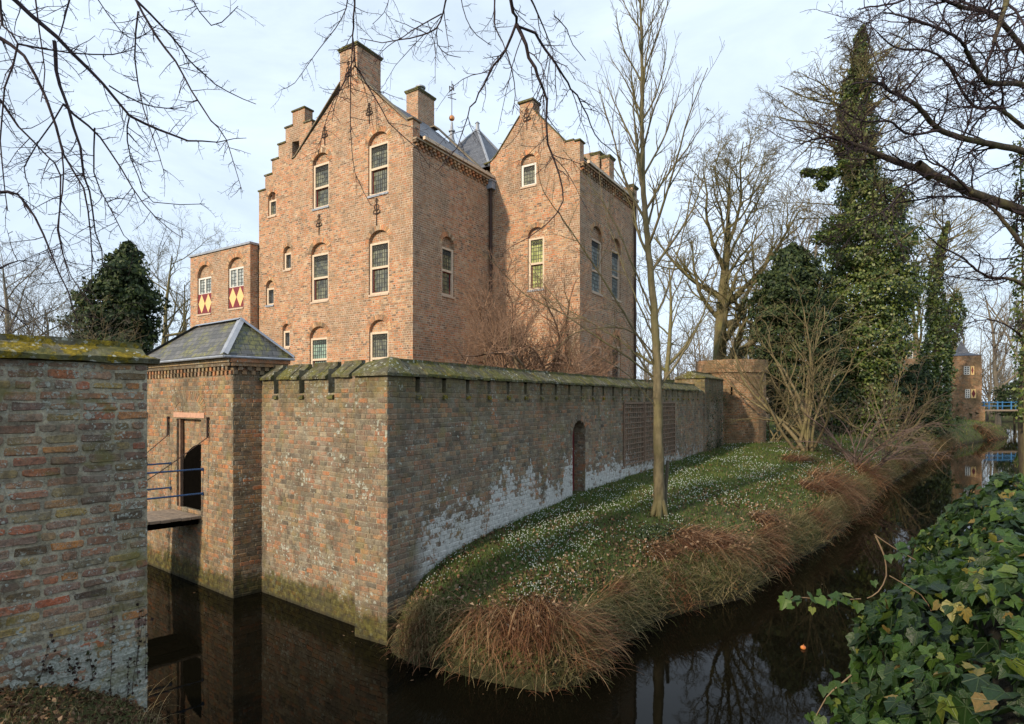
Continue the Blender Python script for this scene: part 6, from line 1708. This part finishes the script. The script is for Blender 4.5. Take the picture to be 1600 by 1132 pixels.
cover('right_bank_undergrowth', lambda n: np.stack([(lambda y: y*.885+nrg.uniform(-.6, 3.5, n))(yy := nrg.uniform(14, 60, n)), yy], 1), 24000, .06, 'bramble', 'mossy undergrowth on the right bank', zup=(.02, .6))

# far woodland: one mass nobody could count
sg = Segs()
for k in range(420):
    th = rng.uniform(-.80, .95); d = rng.uniform(85, 170); X_ = d*th
    if -.55 < th < .12: continue
    h = rng.uniform(9, 21)*(.75 if th < 0 else 1.0); b_ = Vector((X_, d, 1)); r = rng.uniform(.12, .28)
    grow(sg, b_, Vector((rng.gauss(0, .04), 0, 1)).normalized(), h, r, [dict(n=4, wig=.05, kids=11, start=.2, ang=(25, 60), lr=(.3, .5), tip=.2, rmin=.03), dict(n=3, wig=.15, up=.06, kids=6, start=.2, ang=(25, 60), lr=(.4, .6), rmin=.025), dict(n=2, wig=.2, up=.05, rmin=.022)], 0)
o = sg.build('far_woodland', M['bark_far'], None, 3); tag(o, 'distant bare woodland closing the horizon', 'woodland', kind='stuff')
n = 26000; th = nrg.uniform(-.85, .98, n); d = nrg.uniform(75, 160, n); keep = ~((th > -.5) & (th < .1)); th, d = th[keep], d[keep]; n = len(th)
hgt = (2.3+1.7*vnoise(th*60, d*.1, 1.0, 41))*nrg.random(n)
di, do, ins = water_info(th*d, d); keep = ~ins; th, d, hgt = th[keep], d[keep], hgt[keep]
o = leaf_cloud('far_undergrowth', np.stack([th*d, d, 1.5+hgt], 1), nrg.uniform(.18, .42, len(th)), M['bramble'], tilt=1.0)
tag(o, 'dull brown and green undergrowth below the distant woodland', 'undergrowth', kind='stuff')

# ================================================================== NEAR IVY
iv = empty('ivy_hedge', (1.6, 2.4, 2.0), 'dense glossy green ivy spilling over at the lower right corner', 'ivy')
LEAF = np.array([(0, 0), (.28, -.17), (.50, .02), (.45, .20), (.50, .42), (.27, .58), (0, 1.0), (-.27, .58), (-.50, .42), (-.45, .20), (-.50, .02), (-.28, -.17)])
def ivy_leaves(name, pos, nrm, size, parent, rnd=None, tilt=.35, hang=None):
    n = len(pos); nn_ = nrm+nrg.normal(size=(n, 3))*tilt; nn_ /= np.linalg.norm(nn_, axis=1)[:, None]
    dn = np.tile([0, 0, -1.], (n, 1))+nrg.normal(size=(n, 3))*.45+(0 if hang is None else hang)
    v = dn-nn_*(dn*nn_).sum(1)[:, None]; v /= np.linalg.norm(v, axis=1)[:, None]; u = np.cross(v, nn_)
    s = size[:, None, None]; xy = LEAF[None]*(1+nrg.normal(0, .06, (n, 12, 2))); 
    fold = nrg.uniform(.05, .38, n)[:, None]; dz = np.abs(xy[:, :, 0])*fold-(xy[:, :, 1]**2)*nrg.uniform(-.05, .30, n)[:, None]
    V = pos[:, None]+(u[:, None]*xy[:, :, :1]+v[:, None]*xy[:, :, 1:]+nn_[:, None]*dz[:, :, None])*s
    # fans either side of the midrib so the leaf folds along it
    tri = [(0, 1, 2), (0, 2, 3), (0, 3, 4), (0, 4, 5), (0, 5, 6), (0, 6, 7), (0, 7, 8), (0, 8, 9), (0, 9, 10), (0, 10, 11)]
    b = (np.arange(n)*12)[:, None, None]; fs = (b+np.array(tri)[None]).reshape(-1, 3)
    uvv = np.tile(LEAF[None], (n, 1, 1)).reshape(-1, 2)[fs.ravel()]
    r = nrg.random(n) if rnd is None else rnd
    return fast_mesh(name, V.reshape(-1, 3), fs, M['ivyleaf'], parent, rnd=np.repeat(r, len(tri)), uv=uvv, smooth=False)
# the overgrown parapet runs from beside the viewer to about four metres out
pa, pb = np.array([.45, 1.10]), np.array([2.58, 3.75]); pu = (pb-pa)/np.linalg.norm(pb-pa); pn = np.array([-pu[1], pu[0]]); PL = float(np.linalg.norm(pb-pa))
def ivy_surface(n, inner=0.0):
    k = nrg.random(n); s = PL*nrg.random(n)
    face = k < .52
    top = 3.36+.27*np.clip(s/1.0, 0, 1)+.04*np.sin(s*3.1)+.03*np.sin(s*7.3+1)
    z = np.where(face, 1.3+(top-1.3)*nrg.random(n)**.8, top)
    w = np.where(face, 0, nrg.random(n)**1.1*1.9)
    lump = .20*vnoise(s, np.where(face, z, w*1.3), 3.2, 51)+.13*vnoise(s, np.where(face, z, w), 8, 52)
    z = np.where(face, z, top+lump*.7-.06*w)
    rnd_c = np.clip((z-(top-.35))/.35, 0, 1)
    o = np.where(face, lump+.05-.30*rnd_c**2-(1.0-.0*z)*.0, -w)-inner*nrg.random(n)
    o = np.where(face, o, o-.22)
    z = z-np.where(face, 0, inner*nrg.random(n)*.8)
    # lower part swells towards the water
    o = o-.16+np.where(face, .26*np.clip((3.2-z)/1.6, 0, 1), 0)
    xy = pa+pu*s[:, None]+pn*o[:, None]
    nr = np.where(face[:, None], np.column_stack([np.tile(pn, (n, 1)), .45+.6*rnd_c]), np.tile([-.15, -.35, 1.], (n, 1)))
    nr[:, :2] += np.where(face[:, None], [0.0, -.35], [0, 0])
    return np.column_stack([xy, z]), nr/np.linalg.norm(nr, axis=1)[:, None]
p, nn_ = ivy_surface(21000); dd_ = np.linalg.norm(p-np.array([0, 0, EYE]), axis=1); kp = dd_ > 1.12; p, nn_, dd_ = p[kp], nn_[kp], dd_[kp]
ivy_leaves('foliage', p, nn_, (.020+.034*nrg.random(len(p))**1.3), iv, rnd=np.clip(nrg.random(len(p))*.99, 0, 1), tilt=.6)
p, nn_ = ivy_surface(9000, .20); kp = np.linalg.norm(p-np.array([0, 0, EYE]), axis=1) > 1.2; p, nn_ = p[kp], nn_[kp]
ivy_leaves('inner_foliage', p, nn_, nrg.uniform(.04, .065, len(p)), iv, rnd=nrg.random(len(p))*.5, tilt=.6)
# added core, painted dark as the shaded inside of the ivy, closes leaf gaps
cm_ = MB(); K_ = 14; rws = []
for i in range(K_+1):
    s_ = PL*i/K_; tp_ = 3.36+.27*min(1, s_)-.24+.04*math.sin(s_*5)
    rws.append([Vector((*(pa+pu*s_+pn*o_), z_)) for o_, z_ in ((-.05, .3), (-.12, 2.2), (-.20, tp_-.35), (-.42, tp_-.03), (-1.0, tp_-.02), (-2.6, tp_-.1), (-2.7, .3))])
for i in range(K_): cm_.idx(rws[i]+rws[i+1], [(j, j+1, 7+j+1, 7+j) for j in range(6)])
cm_.poly(rws[0]); cm_.poly(rws[-1])
cm_.build('ivy_dark_core', mat_simple('ivy_core_dark', (.035, .03, .018), (.012, .012, .008), 16, .95, bump=1, bd=.03), iv)
sg = Segs()
IS = [dict(dens=3, ang=(25, 60), len=(.1, .3), r=.004, start=.1), dict(n=5, wig=.15, rmin=.0015, kids=1, ang=(30, 60), lr=(.4, .6)), dict(n=3, wig=.2, rmin=.0015)]
SPR = [([(1368, 838), (1382, 870), (1385, 900), (1372, 925), (1355, 935)], 1.9, .0035), ([(1366, 835), (1395, 855), (1430, 875)], 1.9, .0022), ([(1345, 936), (1310, 939), (1275, 936), (1245, 934), (1224, 939)], 1.9, .0022), ([(1390, 900), (1440, 930), (1455, 955)], 1.8, .002), ([(1330, 1055), (1300, 1080), (1285, 1100), (1272, 1125)], 1.8, .003)]
lp = []
for pp, d, r in SPR:
    sg = Segs(); pts = [P(a, b, d) for a, b in pp]; poly_branch(sg, pts, r*.8, .0015, None); sg.build('stem', M['bark_apple'], iv, 5)
for (pp, d, r), cnt in zip(SPR, (3, 3, 22, 3, 14)):
    pts = [P(a, b, d) for a, b in pp]
    for k in range(cnt):
        t = rng.random()*(len(pts)-1); i = min(len(pts)-2, int(t)); q = pts[i].lerp(pts[i+1], t-i); lp.append(tuple(q+rvec()*.012))
lp = np.array(lp); ivy_leaves('foliage', lp, np.tile([-.1, -.6, .7], (len(lp), 1)), nrg.uniform(.022, .045, len(lp)), iv, rnd=.55+.4*nrg.random(len(lp)), tilt=.5)
# creeping strands on the close wall
cr_ = empty('ivy_creeper', NF.pt(.6, 1.4, .03), 'thin dark red ivy strands climbing the foot of the close wall', 'creeper')
sg = Segs(); lp = []; ln_ = []
for (x0, y0, x1, y1, dx) in ((60, 1060, 82, 990, 8), (130, 1065, 92, 1020, 20), (145, 1060, 137, 1015, 3), (172, 1085, 175, 945, 2), (198, 1085, 200, 1030, 3), (205, 1080, 222, 950, 6), (215, 1060, 214, 935, 8), (80, 1050, 75, 1040, 6), (228, 1060, 228, 960, 2), (110, 1050, 120, 1035, 14)):
    pts = []
    for k in range(7):
        t = k/6; a, z = NF.sz(x0+(x1-x0)*t+rng.uniform(-1, 1)*dx*.3, y0+(y1-y0)*t); pts.append(NF.pt(max(.02, a), z, .022))
    sm = poly_branch(sg, pts, .003, .0015)
    for q in sm:
        for j in range(1): lp.append(tuple(q+rvec()*.013+NF.n*.012)); 
sg.build('stem', M['pipe'], cr_, 4); lp = np.array(lp)
leaf_cloud('leaves', lp, nrg.uniform(.010, .022, len(lp)), mat_leaf('red_ivy', [(0, (.02, .012, .010)), (.6, (.045, .022, .018)), (1, (.06, .07, .03))], .5, .4), cr_, nrm=np.tile(list(NF.n), (len(lp), 1)), tilt=.4, aspect=.8)
# hanging growth on the end of the close wall
sg = Segs()
# small climbing plant at the end block near the round tower
cl = empty('wall_creeper', EF.pt((e0+e1)/2, 2, .1), 'dark twiggy creeper on the wall end beside the round tower', 'creeper')
n = 2600; a = nrg.uniform(e0, e1+.4, n); z = 1.8+nrg.random(n)**1.2*2.9; kp = nrg.random(n) < np.clip(.55+.8*vnoise(a*2, z*1.5, 2.2, 61), 0, 1)*np.where(z < 2.2, 1, .6); a, z = a[kp], z[kp]; n = len(a)
p = np.stack([EF.o.x+EF.u.x*a+EF.n.x*.08, EF.o.y+EF.u.y*a+EF.n.y*.08, z], 1)+nrg.normal(0, .03, (n, 3))
sg = Segs()
for k in range(7):
    a_ = e0+(e1-e0)*rng.random(); poly_branch(sg, [EF.pt(a_, 1.6, .06), EF.pt(a_+rng.uniform(-.3, .3), 2.8, .07), EF.pt(a_+rng.uniform(-.5, .5), 4.2, .07)], .018, .006)
sg.build('stem', M['bark_far'], cl, 4)
leaf_cloud('foliage', p, nrg.uniform(.02, .05, n), M['dkleaf'], cl, nrm=np.tile(list(EF.n), (n, 1)), tilt=.6)

# ================================================================== SKY, SUN, CAMERA
w = bpy.data.worlds.new('World'); scene.world = w; w.use_nodes = True
nt = w.node_tree; nt.nodes.clear()
out = nt.nodes.new('ShaderNodeOutputWorld'); bg = nt.nodes.new('ShaderNodeBackground')
sky = nt.nodes.new('ShaderNodeTexSky'); sky.sky_type = 'NISHITA'; sky.sun_disc = False
sky.sun_elevation = R(SUN_EL); sky.sun_rotation = R(SUN_AZ+180); sky.air_density = 1.0; sky.dust_density = 2.2; sky.ozone_density = 1.5
geo = nt.nodes.new('ShaderNodeTexCoord'); mp = nt.nodes.new('ShaderNodeMapping'); mp.inputs['Scale'].default_value = (1.0, 1.6, 3.4); mp.inputs['Rotation'].default_value = (.15, .3, .5)
nz = nt.nodes.new('ShaderNodeTexNoise'); nz.inputs['Scale'].default_value = 1.7; nz.inputs['Detail'].default_value = 7; nz.inputs['Roughness'].default_value = .58; nz.inputs['Distortion'].default_value = .6
mr = nt.nodes.new('ShaderNodeMapRange'); mr.interpolation_type = 'SMOOTHSTEP'; mr.inputs[1].default_value = .34; mr.inputs[2].default_value = .72; mr.inputs[3].default_value = .64; mr.inputs[4].default_value = .93
mx = nt.nodes.new('ShaderNodeMix'); mx.data_type = 'RGBA'
nt.links.new(geo.outputs['Generated'], mp.inputs[0]); nt.links.new(mp.outputs[0], nz.inputs['Vector']); nt.links.new(nz.outputs[0], mr.inputs[0])
nt.links.new(mr.outputs[0], mx.inputs[0]); nt.links.new(sky.outputs[0], mx.inputs[6]); mx.inputs[7].default_value = (7.5, 8.75, 10.3, 1)
nt.links.new(mx.outputs[2], bg.inputs[0]); bg.inputs[1].default_value = .104
nt.links.new(bg.outputs[0], out.inputs[0])
ld = bpy.data.lights.new('sun', 'SUN'); ld.energy = 3.6; ld.angle = R(1.5); ld.color = (1.0, .83, .62)
lo = bpy.data.objects.new('sun', ld); col.objects.link(lo)
L_ = Vector((math.sin(R(SUN_AZ))*math.cos(R(SUN_EL)), math.cos(R(SUN_AZ))*math.cos(R(SUN_EL)), -math.sin(R(SUN_EL))))
lo.rotation_euler = L_.to_track_quat('-Z', 'Y').to_euler(); lo.location = -L_*60
cd = bpy.data.cameras.new('camera'); cd.sensor_width = 36; cd.lens = 36*F/1600; cd.shift_y = (HY-566)/1600; cd.clip_start = .05; cd.clip_end = 3000
co = bpy.data.objects.new('camera', cd); col.objects.link(co); co.location = (0, 0, EYE); co.rotation_euler = (R(90), 0, 0); scene.camera = co
vs = scene.view_settings; vs.view_transform = 'Standard'; vs.look = 'None'; vs.gamma = 1; vs.exposure = .38; vs.use_curve_mapping = False
scene.render.film_transparent = False
scene.cycles.use_denoising = True
scene.cycles.max_bounces = 6; scene.cycles.transparent_max_bounces = 4
